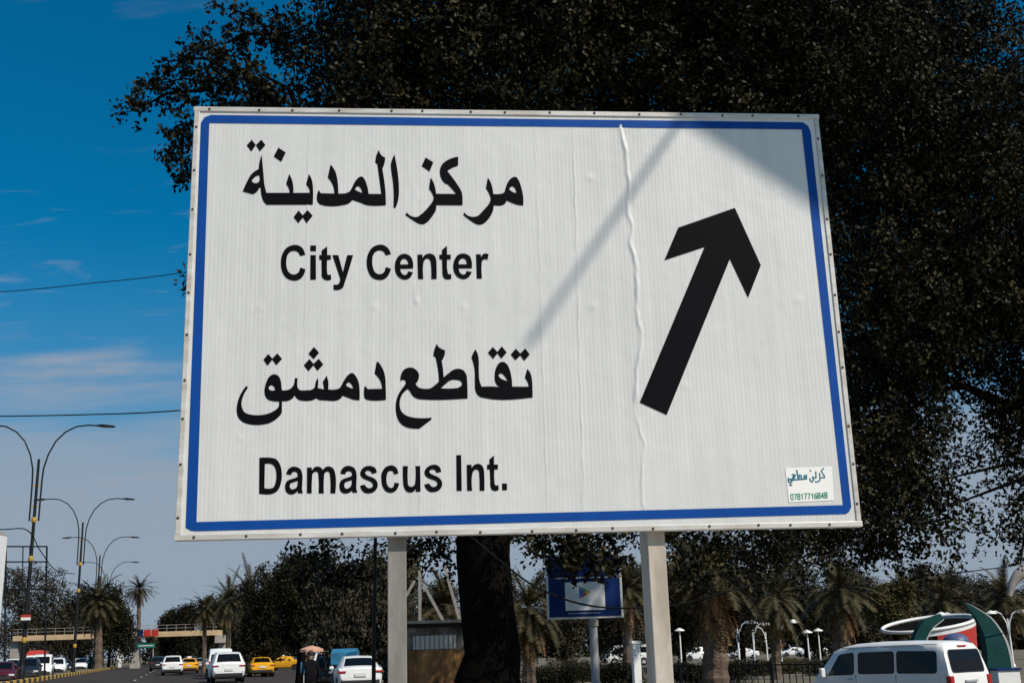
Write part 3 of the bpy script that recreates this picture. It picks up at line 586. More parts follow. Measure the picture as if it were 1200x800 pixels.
# phone number sticker
stk = flat([[(3.699, .157), (3.988, .165), (3.996, .377), (3.695, .371)]], 'sticker', mat('sticker_paper', (.80, .77, .73), .5, var=.05), -.0030, sign)
def stpt(a, b):     # sticker space: a 0..1 across, b 0..1 up
    lo = Vector((3.699, .157)).lerp(Vector((3.988, .165)), a); hi = Vector((3.695, .371)).lerp(Vector((3.996, .377)), a)
    return lo.lerp(hi, b)
M['ink_teal'] = mat('ink_teal', (.006, .13, .19), .5); M['ink_green'] = mat('ink_green', (.01, .22, .13), .5)
def strokes(name, paths, w, m, y=-.0038):
    b = MB()
    for path, off in paths:
        P = [stpt(x, z) for x, z in path]
        for i in range(len(P) - 1):
            d_ = P[i + 1] - P[i]
            if d_.length < 1e-6: continue
            e = d_.normalized() * w * .35; nn = Vector((-d_.y, d_.x)).normalized() * w / 2
            a0, a1 = P[i] - e, P[i + 1] + e
            yy = y - .00004 * len(b.f)
            b.add([sp(*(a0 - nn), yy), sp(*(a1 - nn), yy), sp(*(a1 + nn), yy), sp(*(a0 + nn), yy)], [(0, 1, 2, 3)])
    return b.build(name, m, stk, fix=False)
def cv(s):   # from zoomed reading of the sticker (left 80..990, top 125..745)
    return [((float(t.split(',')[0]) - 82) / 905, 1 - (float(t.split(',')[1]) - 125) / 618) for t in s.split()]
TXT = ["820,160 772,205 800,262 826,300 822,328 735,328", "732,245 740,330 722,382 690,398", "640,398 690,398", "664,215 660,322 602,328 598,300 604,365 575,398 545,372 538,335", "562,185 562,200",
       "476,265 474,335 400,340 300,344 200,346", "432,275 432,335", "452,285 452,335", "300,175 312,335", "322,335 345,262 372,275 378,335", "205,250 262,258 235,320", "230,270 200,330 150,330 186,372 155,402 118,372 120,312", "135,436 175,436"]
strokes('arabic_sticker_text', [(cv(s), 0) for s in TXT], .0085, M['ink_teal'])['kind'] = 'stuff'
DG = {'0': [(0, 0, 1, 0, 1, 1, 0, 1, 0, 0)], '7': [(0, 1, 1, 1, .4, 0)], '8': [(0, 0, 1, 0, 1, 1, 0, 1, 0, 0), (0, .52, 1, .52)], '1': [(.2, .75, .6, 1, .6, 0)], '6': [(1, 1, 0, .8, 0, 0, 1, 0, 1, .5, 0, .5)], '4': [(.75, 0, .75, 1, 0, .3, 1, .3)]}
pp = []
for i, ch in enumerate('07817716848'):
    x0 = .055 + i * .0745
    for s_ in DG[ch]:
        pp.append(([(x0 + s_[k] * .046, .075 + .006 * i / 10 + s_[k + 1] * .15) for k in range(0, len(s_), 2)], 0))
strokes('phone_number', pp, .0058, M['ink_green'])['kind'] = 'stuff'

# posts behind the board: deep steel sections
for pu, w_, m_, lb in ((1.292, .112, M['galv'], 'mottled grey left post'), (2.868, .110, M['galv_pale'], 'paler right post')):  # left post in the darker galvanised tone, right in the paler
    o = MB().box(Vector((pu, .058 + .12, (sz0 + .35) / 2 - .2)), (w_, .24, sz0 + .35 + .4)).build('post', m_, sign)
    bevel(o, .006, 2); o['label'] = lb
for v_ in (.28, SH - .35):           # cross rails on the back
    MB().box(sp(SW / 2, v_, .085), (SW - .3, .05, .09)).build('cross_rail', M['galv'], sign)
# ------------------------------------------------------------------ trees
def leaf_mesh(name, C, size, aspect, m, rs, tone=None, flat_bias=0.0, axis=None):
    """one kite-shaped face for each leaf centre in C"""
    n = len(C)
    d = rs.normal(size=(n, 3))
    if axis is not None: d = d * .6 + axis
    d /= np.linalg.norm(d, axis=1)[:, None]
    a = rs.normal(size=(n, 3)); a[:, 2] *= 1 - flat_bias
    b = np.cross(d, a); b /= np.linalg.norm(b, axis=1)[:, None] + 1e-9
    L = (size * rs.uniform(.65, 1.3, n))[:, None]; W = L * aspect
    P = np.stack([C - d * L * .5, C + b * W * .5 - d * L * .05, C + d * L * .5, C - b * W * .5 - d * L * .05], 1).reshape(-1, 3)
    me = bpy.data.meshes.new(name)
    me.vertices.add(4 * n); me.vertices.foreach_set('co', P.ravel().astype(np.float32))
    me.loops.add(4 * n); me.loops.foreach_set('vertex_index', np.arange(4 * n, dtype=np.int32))
    me.polygons.add(n); me.polygons.foreach_set('loop_start', np.arange(0, 4 * n, 4, dtype=np.int32)); me.polygons.foreach_set('loop_total', np.full(n, 4, dtype=np.int32))
    at_ = me.attributes.new('tone', 'FLOAT', 'FACE')
    tn = rs.uniform(0, 1, n) if tone is None else np.clip(tone * rs.uniform(.5, 1.5, n), 0, 1)
    at_.data.foreach_set('value', tn.astype(np.float32))
    me.update(); me.materials.append(m)
    return me
def lobe_points(lobes, density, rs, shell=.0, gap=.35, gscale=1.1):
    """cluster centres in a set of ellipsoids, thinned by a lumpy 3-D field so that gaps show"""
    out = []
    for (c, r_) in lobes:
        vol = 4.19 * r_[0] * r_[1] * r_[2]
        n = max(8, int(vol * density))
        d = rs.normal(size=(n, 3)); d /= np.linalg.norm(d, axis=1)[:, None]
        rad = rs.uniform(shell, 1, n) ** (1 / 2.6)
        wob = 1 + .16 * np.sin(d[:, 0] * 5 + c[0]) * np.sin(d[:, 2] * 6 + c[2]) + .12 * np.sin(d[:, 1] * 9 + c[1] * 2)
        out.append(np.array(c) + d * (rad * wob)[:, None] * np.array(r_))
    P = np.concatenate(out)
    k = gscale
    F = np.sin(P[:, 0] * 2.1 * k + 1.3 * np.sin(P[:, 2] * 1.7 * k)) + np.sin(P[:, 1] * 1.9 * k + P[:, 2] * 1.2 * k) + np.sin(P[:, 2] * 2.6 * k + P[:, 0] * .9 * k) + .8 * np.sin(P[:, 0] * 5.1 * k + P[:, 2] * 4.3 * k)
    return P[F > -2.2 + gap * 2.0 + rs.normal(0, .35, len(P))]
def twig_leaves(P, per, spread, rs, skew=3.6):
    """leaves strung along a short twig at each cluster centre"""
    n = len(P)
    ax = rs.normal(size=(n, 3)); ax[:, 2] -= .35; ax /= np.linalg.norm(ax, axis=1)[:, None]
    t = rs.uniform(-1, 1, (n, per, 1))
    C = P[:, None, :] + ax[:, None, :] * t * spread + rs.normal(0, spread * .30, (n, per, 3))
    tone = np.repeat(rs.uniform(0, 1, n) ** skew, per)  # most clusters dark, few bright: sunlit and shaded clumps set by colour
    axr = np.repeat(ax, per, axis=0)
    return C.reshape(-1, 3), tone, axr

# --- the big ficus behind the sign
rs = np.random.RandomState(11)
fb = foot(574, 14.0)
fic = thing('ficus_tree', 'huge dark ficus tree with thick trunk right behind the sign', 'tree', fb, 0)
def loc_(v): return Vector(v) - fb
tr = MB()
top = loc_(at(572, 560, 14.0))
def jit(p, s): return p + Vector((random.uniform(-s, s), random.uniform(-s, s), random.uniform(-s, s)))
random.seed(5)
H_ = top.z
prof = [(.0, .62), (.25, .52), (.55, .44), (.9, .41), (1.3, .385), (1.6, .325), (2.1, .305), (2.7, .31), (H_, .34), (H_ + .8, .34)]
cpts = [Vector((.06 * math.sin(z * 1.7) + (-.10 if 1.05 < z < 1.6 else 0), .05 * math.cos(z), z - .1)) for z, _ in prof]
n_ = 20
b0 = len(tr.v)
for (z, r_), c in zip(prof, cpts):
    for k in range(n_):
        an = 2 * math.pi * k / n_
        flute = 1 + .10 * math.sin(5 * an + z) * max(.25, 1 - z * .35) + .05 * math.sin(9 * an - 2 * z)
        tr.v.append(tuple(c + Vector((math.cos(an), math.sin(an), 0)) * r_ * flute))
for i in range(len(prof) - 1):
    for k in range(n_):
        tr.f.append((b0 + i * n_ + k, b0 + i * n_ + (k + 1) % n_, b0 + (i + 1) * n_ + (k + 1) % n_, b0 + (i + 1) * n_ + k))
fork = cpts[-1]
LIMB = [[(-.9, -.3, 1.2), (-1.8, -.4, 2.6), (-2.3, -.4, 3.9)], [(1.3, .3, 1.4), (2.3, .7, 2.6), (3.2, 1.0, 3.9)], [(0.2, 1.2, 1.6), (.6, 2.4, 3.8), (.8, 3.2, 5.6)],
        [(-.5, .4, 1.9), (-1.0, .8, 4.0), (-1.3, .8, 5.8)], [(.9, .5, 1.7), (1.9, .7, 3.6), (2.6, .8, 6.0)], [(-1.0, .5, 1.0), (-1.7, .6, 1.8), (-2.2, .4, 2.4)]]
for lb in LIMB:
    P = [fork - Vector((0, 0, .5))] + [fork + Vector(q_) for q_ in lb]
    tr.tube(P, [.24, .17, .11, .05], 9)
    for q_ in P[1:]:
        for _ in range(4):
            e = jit(q_, .2) + Vector((random.uniform(-.8, .8), random.uniform(-.3, .9), random.uniform(-.2, .9)))
            tr.tube([q_, jit((q_ + e) / 2, .12), e], [.05, .032, .012], 6)
# sprays reaching out to the left and the drooping twigs under the crown
SPRAY = [([(330, 128), (270, 100), (215, 92), (158, 104)], 13.6), ([(330, 128), (262, 62), (235, 55), (222, 50)], 13.6), ([(250, 104), (195, 110), (162, 128), (146, 132)], 13.5), ([(330, 60), (300, 20), (268, 10)], 13.8), ([(320, 110), (240, 68), (196, 72)], 13.4), ([(330, 150), (250, 128), (215, 150), (205, 185)], 13.7), ([(330, 40), (285, 40), (262, 52)], 13.9),
         ([(215, 150), (213, 185), (212, 215)], 14.1), ([(600, 600), (640, 645), (672, 668)], 13.2), ([(640, 600), (690, 650), (722, 676)], 13.0), ([(700, 600), (722, 645), (716, 672)], 13.1), ([(690, 600), (668, 640), (684, 662)], 13.3), ([(760, 600), (800, 650), (835, 690)], 13.6)]
spr = []
for pp_, Y in SPRAY:
    P = [loc_(at(px, py, Y)) for px, py in pp_]
    tr.tube(P, [.03, .02, .012, .006][:len(P)] if len(P) < 5 else .015, 5)
    for i in range(len(P) - 1):
        seg = int(5 + (P[i + 1] - P[i]).length * 34)
        for k in range(seg):
            t = (k + random.random()) / seg
            spr.append(P[i].lerp(P[i + 1], t) + Vector((random.gauss(0, .11), random.gauss(0, .14), random.gauss(0, .085))))
tr.build('trunk', M['bark'], fic, smooth=50)
def lb_(px, py, Y, rx, ry, rz): 
    c = loc_(at(px, py, Y)); return (tuple(c), (rx, ry, rz))
lobes = [lb_(410, 150, 14.2, 1.25, 1.5, .95), lb_(300, 128, 14.0, .62, .8, .32), lb_(365, 60, 14.3, .55, .8, .42), lb_(440, 60, 14.6, 1.3, 1.6, 1.3), lb_(520, -20, 14.6, 1.7, 1.8, 1.6), lb_(560, 130, 14.6, 1.9, 1.9, 1.6), lb_(690, 40, 15.0, 2.2, 2.0, 2.0), lb_(660, -120, 15.0, 2.6, 2.2, 2.2), lb_(830, -60, 15.0, 2.3, 2.2, 2.2),
         lb_(820, 110, 15.4, 2.0, 2.0, 1.8), lb_(940, 60, 15.6, 1.9, 1.9, 1.9), lb_(480, 330, 14.8, 2.4, 1.6, 2.0), lb_(300, 330, 14.8, .85, 1.2, 1.4), lb_(700, 330, 15.4, 2.6, 1.6, 2.2), lb_(450, 540, 14.8, 1.15, 1.3, .95), lb_(620, 560, 14.6, 1.5, 1.4, .75), lb_(780, 570, 15.2, 1.6, 1.5, .9), lb_(380, 660, 15.6, .55, .8, .45), lb_(500, 650, 14.9, .6, .8, .32), lb_(665, 632, 14.0, .75, .8, .20), lb_(860, 655, 15.5, .9, 1.0, .38)]
P = lobe_points(lobes, 40, rs, gap=.12)
spc = np.array([tuple(q_) for q_ in spr])
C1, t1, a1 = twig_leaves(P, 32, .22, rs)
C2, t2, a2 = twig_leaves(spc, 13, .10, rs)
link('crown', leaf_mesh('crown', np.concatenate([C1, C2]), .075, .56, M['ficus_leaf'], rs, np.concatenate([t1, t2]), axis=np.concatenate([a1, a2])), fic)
print('ficus leaves', len(C1) + len(C2))

# --- second ficus, its trunk just right of the picture
rs = np.random.RandomState(23)
f2 = foot(1330, 17.0)
fic2 = thing('ficus_tree', 'second dark ficus tree whose crown hangs in from the right edge', 'tree', f2, 0)
def loc2(v): return Vector(v) - f2
tr = MB()
tr.tube([(0, 0, -.2), (0, 0, .4), (-.05, .05, 1.6), (-.1, 0, 3.2)], [.6, .42, .36, .34], 14)
fork = Vector((-.1, 0, 3.0))
for tx, ty, tY in ((1180, 300, 16.5), (1080, 150, 17), (1250, 60, 18), (1060, 420, 18.2), (1290, 350, 19), (1200, 480, 18.5)):
    e = loc2(at(tx, ty, tY))
    mid = fork.lerp(e, .5) + Vector((.3, 0, .5))
    tr.tube([fork - Vector((0, 0, .4)), fork.lerp(mid, .5), mid, e], [.2, .15, .1, .015], 8)
    for _ in range(5):
        g_ = e + Vector((random.uniform(-1.2, 1.2), random.uniform(-1.2, 1.2), random.uniform(-1, 1.2)))
        tr.tube([mid.lerp(e, random.uniform(.3, 1)), g_], [.035, .01], 5)
for a_, b_ in (((1112, 560), (1250, 535)), ((1120, 590), (1260, 545)), ((1196, 660), (1216, 520))):
    tr.tube([loc2(at(*a_, 16.8)), loc2(at((a_[0] + b_[0]) / 2, (a_[1] + b_[1]) / 2 - 4, 16.8)), loc2(at(*b_, 16.8))], [.012, .03, .045], 5)
tr.build('trunk', M['bark'], fic2, smooth=50)
def l2(px, py, Y, rx, ry, rz):
    c = loc2(at(px, py, Y)); return (tuple(c), (rx, ry, rz))
lobes = [l2(1010, 170, 16.5, 1.5, 1.6, 1.7), l2(1090, 60, 17.0, 1.5, 1.8, 1.6), l2(1120, 190, 16.6, 1.3, 1.6, 1.5), l2(1100, -90, 18, 1.8, 2, 1.3), l2(1030, 340, 16.4, 1.3, 1.5, 1.6), l2(1125, 350, 17.0, 1.1, 1.5, 1.3), l2(1200, 330, 17.5, 1.4, 1.7, 1.7), l2(1040, 500, 16.5, 1.0, 1.4, 1.2), l2(985, 600, 16.6, 1.2, 1.4, .75), l2(1055, 600, 16.8, .75, 1.1, .75),
         l2(1215, 480, 17.2, .75, 1.2, 1.0), l2(1225, 590, 17.0, .60, .9, .9), l2(1195, 430, 17.6, .8, 1.2, .9), l2(1020, 640, 17.0, .8, 1.0, .40), l2(1180, 160, 17.6, .9, 1.5, 1.3), l2(1290, 200, 18.5, 1.8, 2, 2.4), l2(900, 640, 16.4, 1.2, 1.2, .35), l2(1075, 655, 16.6, .42, .6, .30), l2(1050, 260, 18.8, 1.9, 1.3, 3.0), l2(1050, 60, 19.2, 2.2, 1.4, 2.0), l2(1150, 330, 19.0, 1.6, 1.2, 1.6), l2(1000, 500, 18.6, 1.2, 1.2, 1.6), l2(1060, 470, 18.6, .95, 1.0, 1.3), l2(1060, 400, 17.6, 1.3, 1.0, 1.0), l2(1200, 520, 18.2, .6, .9, 1.3)]
P = lobe_points(lobes, 38, rs, gap=.12)
sparse = lobe_points([l2(1140, 530, 17.0, .75, .8, .95), l2(1125, 610, 16.6, .75, .7, .55), l2(1180, 625, 16.4, .45, .5, .40), l2(1185, 60, 18, .6, 1.0, 1.0)], 34, rs, gap=.48, gscale=2.2)
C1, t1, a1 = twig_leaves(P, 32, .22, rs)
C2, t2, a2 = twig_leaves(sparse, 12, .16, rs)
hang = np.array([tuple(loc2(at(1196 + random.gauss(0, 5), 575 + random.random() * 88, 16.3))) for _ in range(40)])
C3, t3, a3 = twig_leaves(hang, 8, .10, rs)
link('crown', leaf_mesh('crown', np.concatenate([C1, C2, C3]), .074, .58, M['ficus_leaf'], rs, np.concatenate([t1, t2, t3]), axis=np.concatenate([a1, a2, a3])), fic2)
print('ficus2 leaves', len(C1) + len(C2))

# --- trees farther back
def far_tree(name, label, px, ytop, ybot, hw, Y, m, seed, trunk_r=.22, leaf=.26, per=9, dens=None, group='trees behind the sign', lobn=9, droop=0.0, gap=.30):
    rs = np.random.RandomState(seed); rd = random.Random(seed)
    base = foot(px, Y)
    t = thing(name, label, 'tree', base, 0, group)
    tp, bt = at(px, ytop, Y) - base, at(px, ybot, Y) - base
    zt, zb = tp.z, max(bt.z, .4)
    k = (at(px + 1, ytop, Y) - at(px, ytop, Y)).length
    w = hw * k; hgt = zt - zb
    lob = [((0, 0, zb + hgt * .5), (w * .62, w * .6, hgt * .44))]
    for i in range(lobn):
        an = i * 2.399 + rd.random(); q_ = rd.uniform(.40, .78)
        zz = zb + hgt * rd.uniform(.16, .86)
        s_ = rd.uniform(.28, .46)
        lob.append(((math.cos(an) * w * q_, math.sin(an) * w * q_ * .8, zz), (w * s_, w * s_, hgt * s_ * .62)))
    vol = w * w * hgt * 2.2
    n_ = dens or 2300
    tot = sum(4.19 * r_[0] * r_[1] * r_[2] for _, r_ in lob)
    P = lobe_points(lob, n_ / tot, rs, gap=gap, gscale=3.2 / max(w, 1))
    C, tn, ax = twig_leaves(P, per, leaf * 1.9, rs, 2.0)
    if droop: ax = ax * .4 + np.array([0, 0, -droop])
    b = MB()
    zf = zb + hgt * .25
    b.tube([(0, 0, -.2), (.06, 0, zf * .5), (0, .05, zf)], [trunk_r * 1.25, trunk_r, trunk_r * .8], 8)
    for i in range(5):
        an = i * 1.256 + rd.random()
        b.tube([(0, .05, zf - .1), (math.cos(an) * w * .25, math.sin(an) * w * .25, zf + hgt * .22), (math.cos(an) * w * .5, math.sin(an) * w * .5, zf + hgt * .45)], [trunk_r * .55, trunk_r * .35, trunk_r * .12], 6)
    b.build('trunk', M['bark'], t, smooth=60)
    link('crown', leaf_mesh('crown', C, leaf, .5, m, rs, tn, axis=ax), t)
    return t
FT = [ # px, ytop, ybot, half width, Y, leaf material, label
    (30, 655, 790, 44, 208, 'grey_leaf', 'greyish feathery tree at far left behind the steel gantry'),
    (82, 690, 780, 34, 214, 'dark_leaf', 'dark rounded tree behind the second street lamp'),
    (128, 676, 778, 30, 178, 'dark_leaf', 'dark bushy tree in the median between the palms'),
    (214, 706, 772, 16, 232, 'dark_leaf', 'small distant tree right of the footbridge signs'),
    (197, 716, 770, 12, 240, 'dark_leaf', 'farthest low tree closing the road above the footbridge'),
    (250, 704, 774, 22, 222, 'dark_leaf', 'dark tree behind the first palm right of the footbridge'),
    (284, 690, 776, 26, 206, 'grey_leaf', 'grey brown tree behind the two roadside palms'),
    (310, 660, 778, 34, 92, 'dark_leaf', 'dark tree beside the road left of the sign post'),
    (352, 640, 764, 40, 62, 'dark_leaf', 'near black tree under the lower left corner of the sign'),
    (402, 656, 766, 40, 56, 'grey_leaf', 'grey brown weeping tree left of the left sign post'),
    (455, 655, 800, 34, 56, 'grey_leaf', 'grey brown weeping tree behind the left sign post'),
    (510, 680, 790, 34, 74, 'dark_leaf', 'dark tree behind the rusty booth'),
    (585, 678, 782, 34, 88, 'grey_leaf', 'dark tree behind the ficus trunk'),
    (660, 672, 780, 40, 92, 'grey_leaf', 'dark tree behind the blue advertising board'),
    (735, 665, 776, 42, 84, 'grey_leaf', 'grey brown tree left of the right sign post'),
    (800, 650, 776, 40, 96, 'dark_leaf', 'dark tree right of the right sign post'),
    (870, 650, 772, 46, 100, 'grey_leaf', 'dark park tree behind the curved lamps'),
    (945, 648, 768, 44, 104, 'dark_leaf', 'dark park tree behind the parked white cars'),
    (1010, 654, 764, 38, 90, 'grey_leaf', 'dark park tree left of the olive bush'),
    (1052, 682, 740, 30, 66, 'olive_leaf', 'rounded olive brown tree above the white minibus'),
    (1078, 668, 752, 34, 132, 'dark_leaf', 'dark tree behind the olive brown tree'),
    (1112, 662, 752, 34, 110, 'grey_leaf', 'grey green tree behind the horn sculptures'),
    (1165, 674, 750, 34, 118, 'grey_leaf', 'tree on the skyline at the right edge'),
    (1216, 684, 752, 30, 112, 'dark_leaf', 'last tree cut by the right edge of the picture')]
for i, (px, y0, y1, hw, Y, mm, lab) in enumerate(FT):
    weep = 'weeping' in lab
    far_tree('round_tree' if not weep else 'weeping_tree', lab, px, y0, y1, hw, Y, M[mm], 100 + i, leaf=(.20 if weep else .08 + Y * .0015), droop=(1.6 if weep else 0), per=12, gap=.08)

# --- date palms
def frond(b, dirv, L, droop, rd, leafL, n=15, tone=None):
    """rachis with two rows of leaflets; appended to list of (points, quads)"""
    d = Vector(dirv).normalized(); side = d.cross(Vector((0, 0, 1)))
    side = side.normalized() if side.length > .05 else Vector((1, 0, 0))
    P = []
    p = Vector((0, 0, 0)); v = d.copy()
    for i in range(n + 1):
        P.append(p.copy()); v = (v + Vector((0, 0, -droop / n))).normalized(); p = p + v * (L / n)
    for i in range(n):
        t = i / n
        w = .028 * (1 - t) + .006
        b.add([P[i] - side * w, P[i] + side * w, P[i + 1] + side * w, P[i + 1] - side * w], [(0, 1, 2, 3)])
        if t < .12: continue
        fw = (P[i + 1] - P[i]).normalized(); up = side.cross(fw)
        ll = leafL * (math.sin(math.pi * min(1, t * .85 + .15)) ** .6) * rd.uniform(.8, 1.1)
        for s_ in (-1, 1):
            for h in (0, .5):
                o = P[i].lerp(P[i + 1], h)
                tip = o + (side * s_ * .75 + fw * .65 + up * rd.uniform(.05, .35)).normalized() * ll + Vector((0, 0, -ll * .15))
                b.add([o, o + fw * .085, tip], [(0, 1, 2)])
PALM_ME = {}
def palm_meshes(seed, dead):
    rd = random.Random(seed)
    b = MB()
    N = 58
    for i in range(N):
        az = i * 2.39996; el = R(78 - 112 * (i / N) ** .85)
        frond(b, (math.cos(az) * math.cos(el), math.sin(az) * math.cos(el), math.sin(el)), rd.uniform(2.1, 3.3), rd.uniform(.7, 1.7), rd, .52)
    def fin(bb, nm, mm):
        me = bb.mesh(nm, M[mm])
        a = me.attributes.new('tone', 'FLOAT', 'FACE')
        a.data.foreach_set('value', np.array([rd.random() for _ in range(len(me.polygons))], np.float32))
        return me
    live = fin(b, 'fronds', 'palm_leaf')
    d = MB()
    for i in range(dead):
        az = i * 2.39996 + .4; el = R(rd.uniform(-82, -45))
        b2 = MB(); frond(b2, (math.cos(az) * math.cos(el), math.sin(az) * math.cos(el), math.sin(el)), rd.uniform(1.2, 1.9) if dead > 100 else rd.uniform(1.6, 2.5), .8, rd, .34, n=10)
        z0 = -rd.random() * (.9 if dead < 100 else 1.1)
        d.add([(x + .12 * math.cos(az), y + .12 * math.sin(az), z + z0) for x, y, z in b2.v], b2.f)
    return live, (fin(d, 'dead_fronds', 'dead_leaf') if dead else None)
PV = [palm_meshes(1, 10), palm_meshes(2, 190), palm_meshes(3, 16), palm_meshes(9, 40)]
def palm(label, px, ycrown, Y, var=0, scale=1.0, tr_=.2, lean=0.0, group='date palms'):
    base = foot(px, Y)
    t = thing('palm_tree', label, 'palm', base, 0, group)
    c = at(px, ycrown, Y) - base
    b = MB(); n_ = 16; pts_, rad = [], []
    for i in range(n_ + 1):
        q_ = i / n_
        pts_.append((c.x * q_ + lean * math.sin(q_ * 1.5), c.y * q_, -.2 + (c.z + .2) * q_))
        rad.append(tr_ * (1.18 - .25 * q_) * (1.10 if i % 2 else .94) * (1.25 if i == 0 else 1))
    b.tube(pts_, rad, 9)
    b.build('trunk', M['palm_trunk'], t)
    live, dead = PV[var]
    e = Vector(pts_[-1])
    link('fronds', live, t, loc=e, rot=(.16 * math.sin(px * 1.7), .16 * math.cos(px * 2.3), px * .37), scale=(scale, scale * (1 + .12 * math.sin(px)), scale * (1 + .15 * math.cos(px * 3.1))))
    if dead: link('dead_fronds', dead, t, loc=e, rot=(0, 0, px * .21), scale=(scale,) * 3)
    return t
palm('tall date palm in the median left of the footbridge', 163, 690, 222, 0, 1.35, .36)
palm('stout palm with thick pale trunk in the median', 116, 705, 158, 0, 1.6, .48)
palm('date palm at right end of the footbridge', 240, 714, 120, 0, .95, .2)
palm('date palm second from the footbridge end', 268, 704, 108, 2, 1.05, .22)
palm('date palm with drooping fronds above the yellow taxi', 294, 700, 98, 2, 1.1, .22)
palm('short palm with spreading fronds right of the ficus trunk', 619, 712, 46, 3, .74, .22)
palm('palm with thick skirt of dead brown fronds right of the right post', 836, 668, 42, 1, .95, .40)
palm('slim palm in front of the parked white cars', 908, 700, 58, 2, .80, .22)
palm('thick trunked palm left of the white minibus', 984, 690, 47, 3, .72, .34)
palm('palm behind the green horn sculptures', 1103, 706, 72, 3, .9, .24)
palm('palm between the olive tree and the skyline', 1058, 700, 96, 0, 1.0, .22)
palm('palm glimpsed left of the right sign post', 735, 690, 62, 3, .8, .26)
palm('palm at the right edge of the picture', 1178, 700, 80, 0, 1.1, .24)
palm('palm behind the steel bars of the booth', 520, 712, 50, 0, .95, .22)
# ------------------------------------------------------------------ street lamps on the median
def street_lamp():
    t = thing('street_lamp', 'lamp', 'street lamp', (0, 0, 0), 0, 'double armed street lamps along the median')
    H = 13.6
    MB().tube([(0, 0, 0), (0, 0, 5), (0, 0, H)], [.15, .12, .08], 10).build('pole', M['black_paint'], t, smooth=40)
    MB().lathe([(.3, 0), (.3, .08), (.2, .12), (.17, .9), (.15, .95)], 10).build('base', M['black_paint'], t, smooth=40)
    for z in (2.3, 7.2, 9.6):
        MB().lathe([(.135, z), (.16, z + .05), (.16, z + .26), (.13, z + .32)], 10).build('yellow_band', M['yellow_band'], t, smooth=40)
    for s in (-1, 1):
        pts_ = [(s * .28, 0, 9.7), (s * .28, 0, 11.0), (s * .29, 0, 12.2), (s * .33, 0, 13.0), (s * .55, 0, 13.9), (s * .95, 0, 14.75), (s * 1.5, 0, 15.35), (s * 2.15, 0, 15.7), (s * 2.9, 0, 15.8), (s * 3.5, 0, 15.75)]
        a = MB().tube(pts_, [.055] * 4 + [.05] * 6, 7).build('arm', M['black_paint'], t, smooth=60)
        hd = MB()
        hd.prism([(0, -.03), (.25, -.07), (1.0, -.05), (1.12, 0), (1.0, .06), (.3, .1), (0, .05)], lambda x, z, y: Vector((s * (3.45 + x), y, 15.76 - .06 * x + z)), -.13, .13)
        h_ = hd.build('lamp_head', M['black_paint'], t)
        MB().box((s * 4.05, 0, 15.65), (.6, .2, .03)).build('lamp_lens', M['clear_lens'], h_)
    for z in (10.6, 11.9):
        MB().box((0, 0, z), (.62, .06, .07)).build('bracket', M['yellow_band'], t)
    return t
lp0 = street_lamp()
LAMPS = [(27, 80, 'nearest double armed black street lamp with yellow bands at left edge'), (87, 119, 'second double armed black street lamp from the left edge'),
         (110, 158, 'third street lamp, arms showing above the median trees'), (121, 200, 'fourth street lamp, farthest along the median')]
for i, (px, Y, lab) in enumerate(LAMPS):
    o = lp0 if i == 0 else copy_tree(lp0)
    p = foot(px, Y); o.location = (p.x, p.y, p.z + .12); o.scale = (1.1,) * 3; o.rotation_euler = (0, 0, R(8 + i * 2)); o['label'] = lab
    if i == 0:       # it leans a little
        o.rotation_euler = (0, R(0.2), R(8))
# little flag sign on the first lamp
p = foot(27, 79.6)
fs = thing('pole_sign', 'small red and white sign strapped to the nearest street lamp', 'sign', (p.x, p.y, p.z + 3.9), R(10))
for k, mm in enumerate(('black_paint', 'white', 'red')):
    MB().box((0, 0, .12 + k * .18), (.62, .04, .178)).build('stripe', M[mm], fs)
MB().box((0, .05, .3), (.1, .06, .4)).build('strap', M['black_paint'], fs)

# ------------------------------------------------------------------ cars
def ring(w, wb, wr, zb, zbelt, zr):
    h = [(0, zb), (w * .86, zb), (w * .97, zb + .12), (w, (zb + zbelt) / 2), (wb, zbelt - .03), (wb * .985, zbelt), (wr, zr - .05), (wr * .90, zr), (0, zr + .025)]
    return h
SUV = [(0.00, .62, .64, .80, .72, .5), (.03, .98, 1.0, .86, .80, .42), (.10, 1.06, 1.09, .90, .82, .32), (.48, 1.08, 1.58, .925, .68, .26), (.95, 1.08, 1.66, .93, .69, .22), (2.0, 1.05, 1.68, .93, .69, .2), (2.65, 1.03, 1.58, .93, .67, .2), (3.45, 1.0, 1.04, .92, .78, .2), (4.15, .92, .95, .90, .74, .24), (4.48, .74, .77, .83, .66, .32), (4.58, .58, .6, .74, .6, .4)]
SEDAN = [(0.00, .60, .62, .74, .68, .46), (.04, .90, .92, .82, .74, .40), (.14, .98, 1.0, .87, .78, .3), (.72, .99, 1.03, .90, .74, .24), (1.30, .98, 1.36, .905, .62, .2), (1.7, .97, 1.43, .905, .62, .2), (2.35, .95, 1.44, .905, .62, .2), (2.75, .94, 1.38, .905, .61, .2), (3.5, .92, .95, .90, .74, .2), (4.2, .80, .83, .87, .70, .22), (4.5, .66, .69, .78, .62, .3), (4.6, .52, .54, .70, .55, .36)]
VAN = [(0.00, .70, .72, .76, .70, .45), (.02, 1.04, 1.06, .82, .78, .36), (.06, 1.12, 1.15, .84, .80, .28), (.20, 1.14, 1.84, .845, .70, .25), (.40, 1.14, 1.95, .85, .72, .22), (1.5, 1.14, 1.98, .85, .73, .2), (3.0, 1.12, 1.97, .85, .73, .2), (3.5, 1.11, 1.92, .85, .72, .2), (3.78, 1.10, 1.84, .85, .71, .2), (4.42, 1.08, 1.14, .84, .74, .22), (4.62, .85, .9, .80, .70, .28), (4.70, .6, .62, .74, .62, .36)]
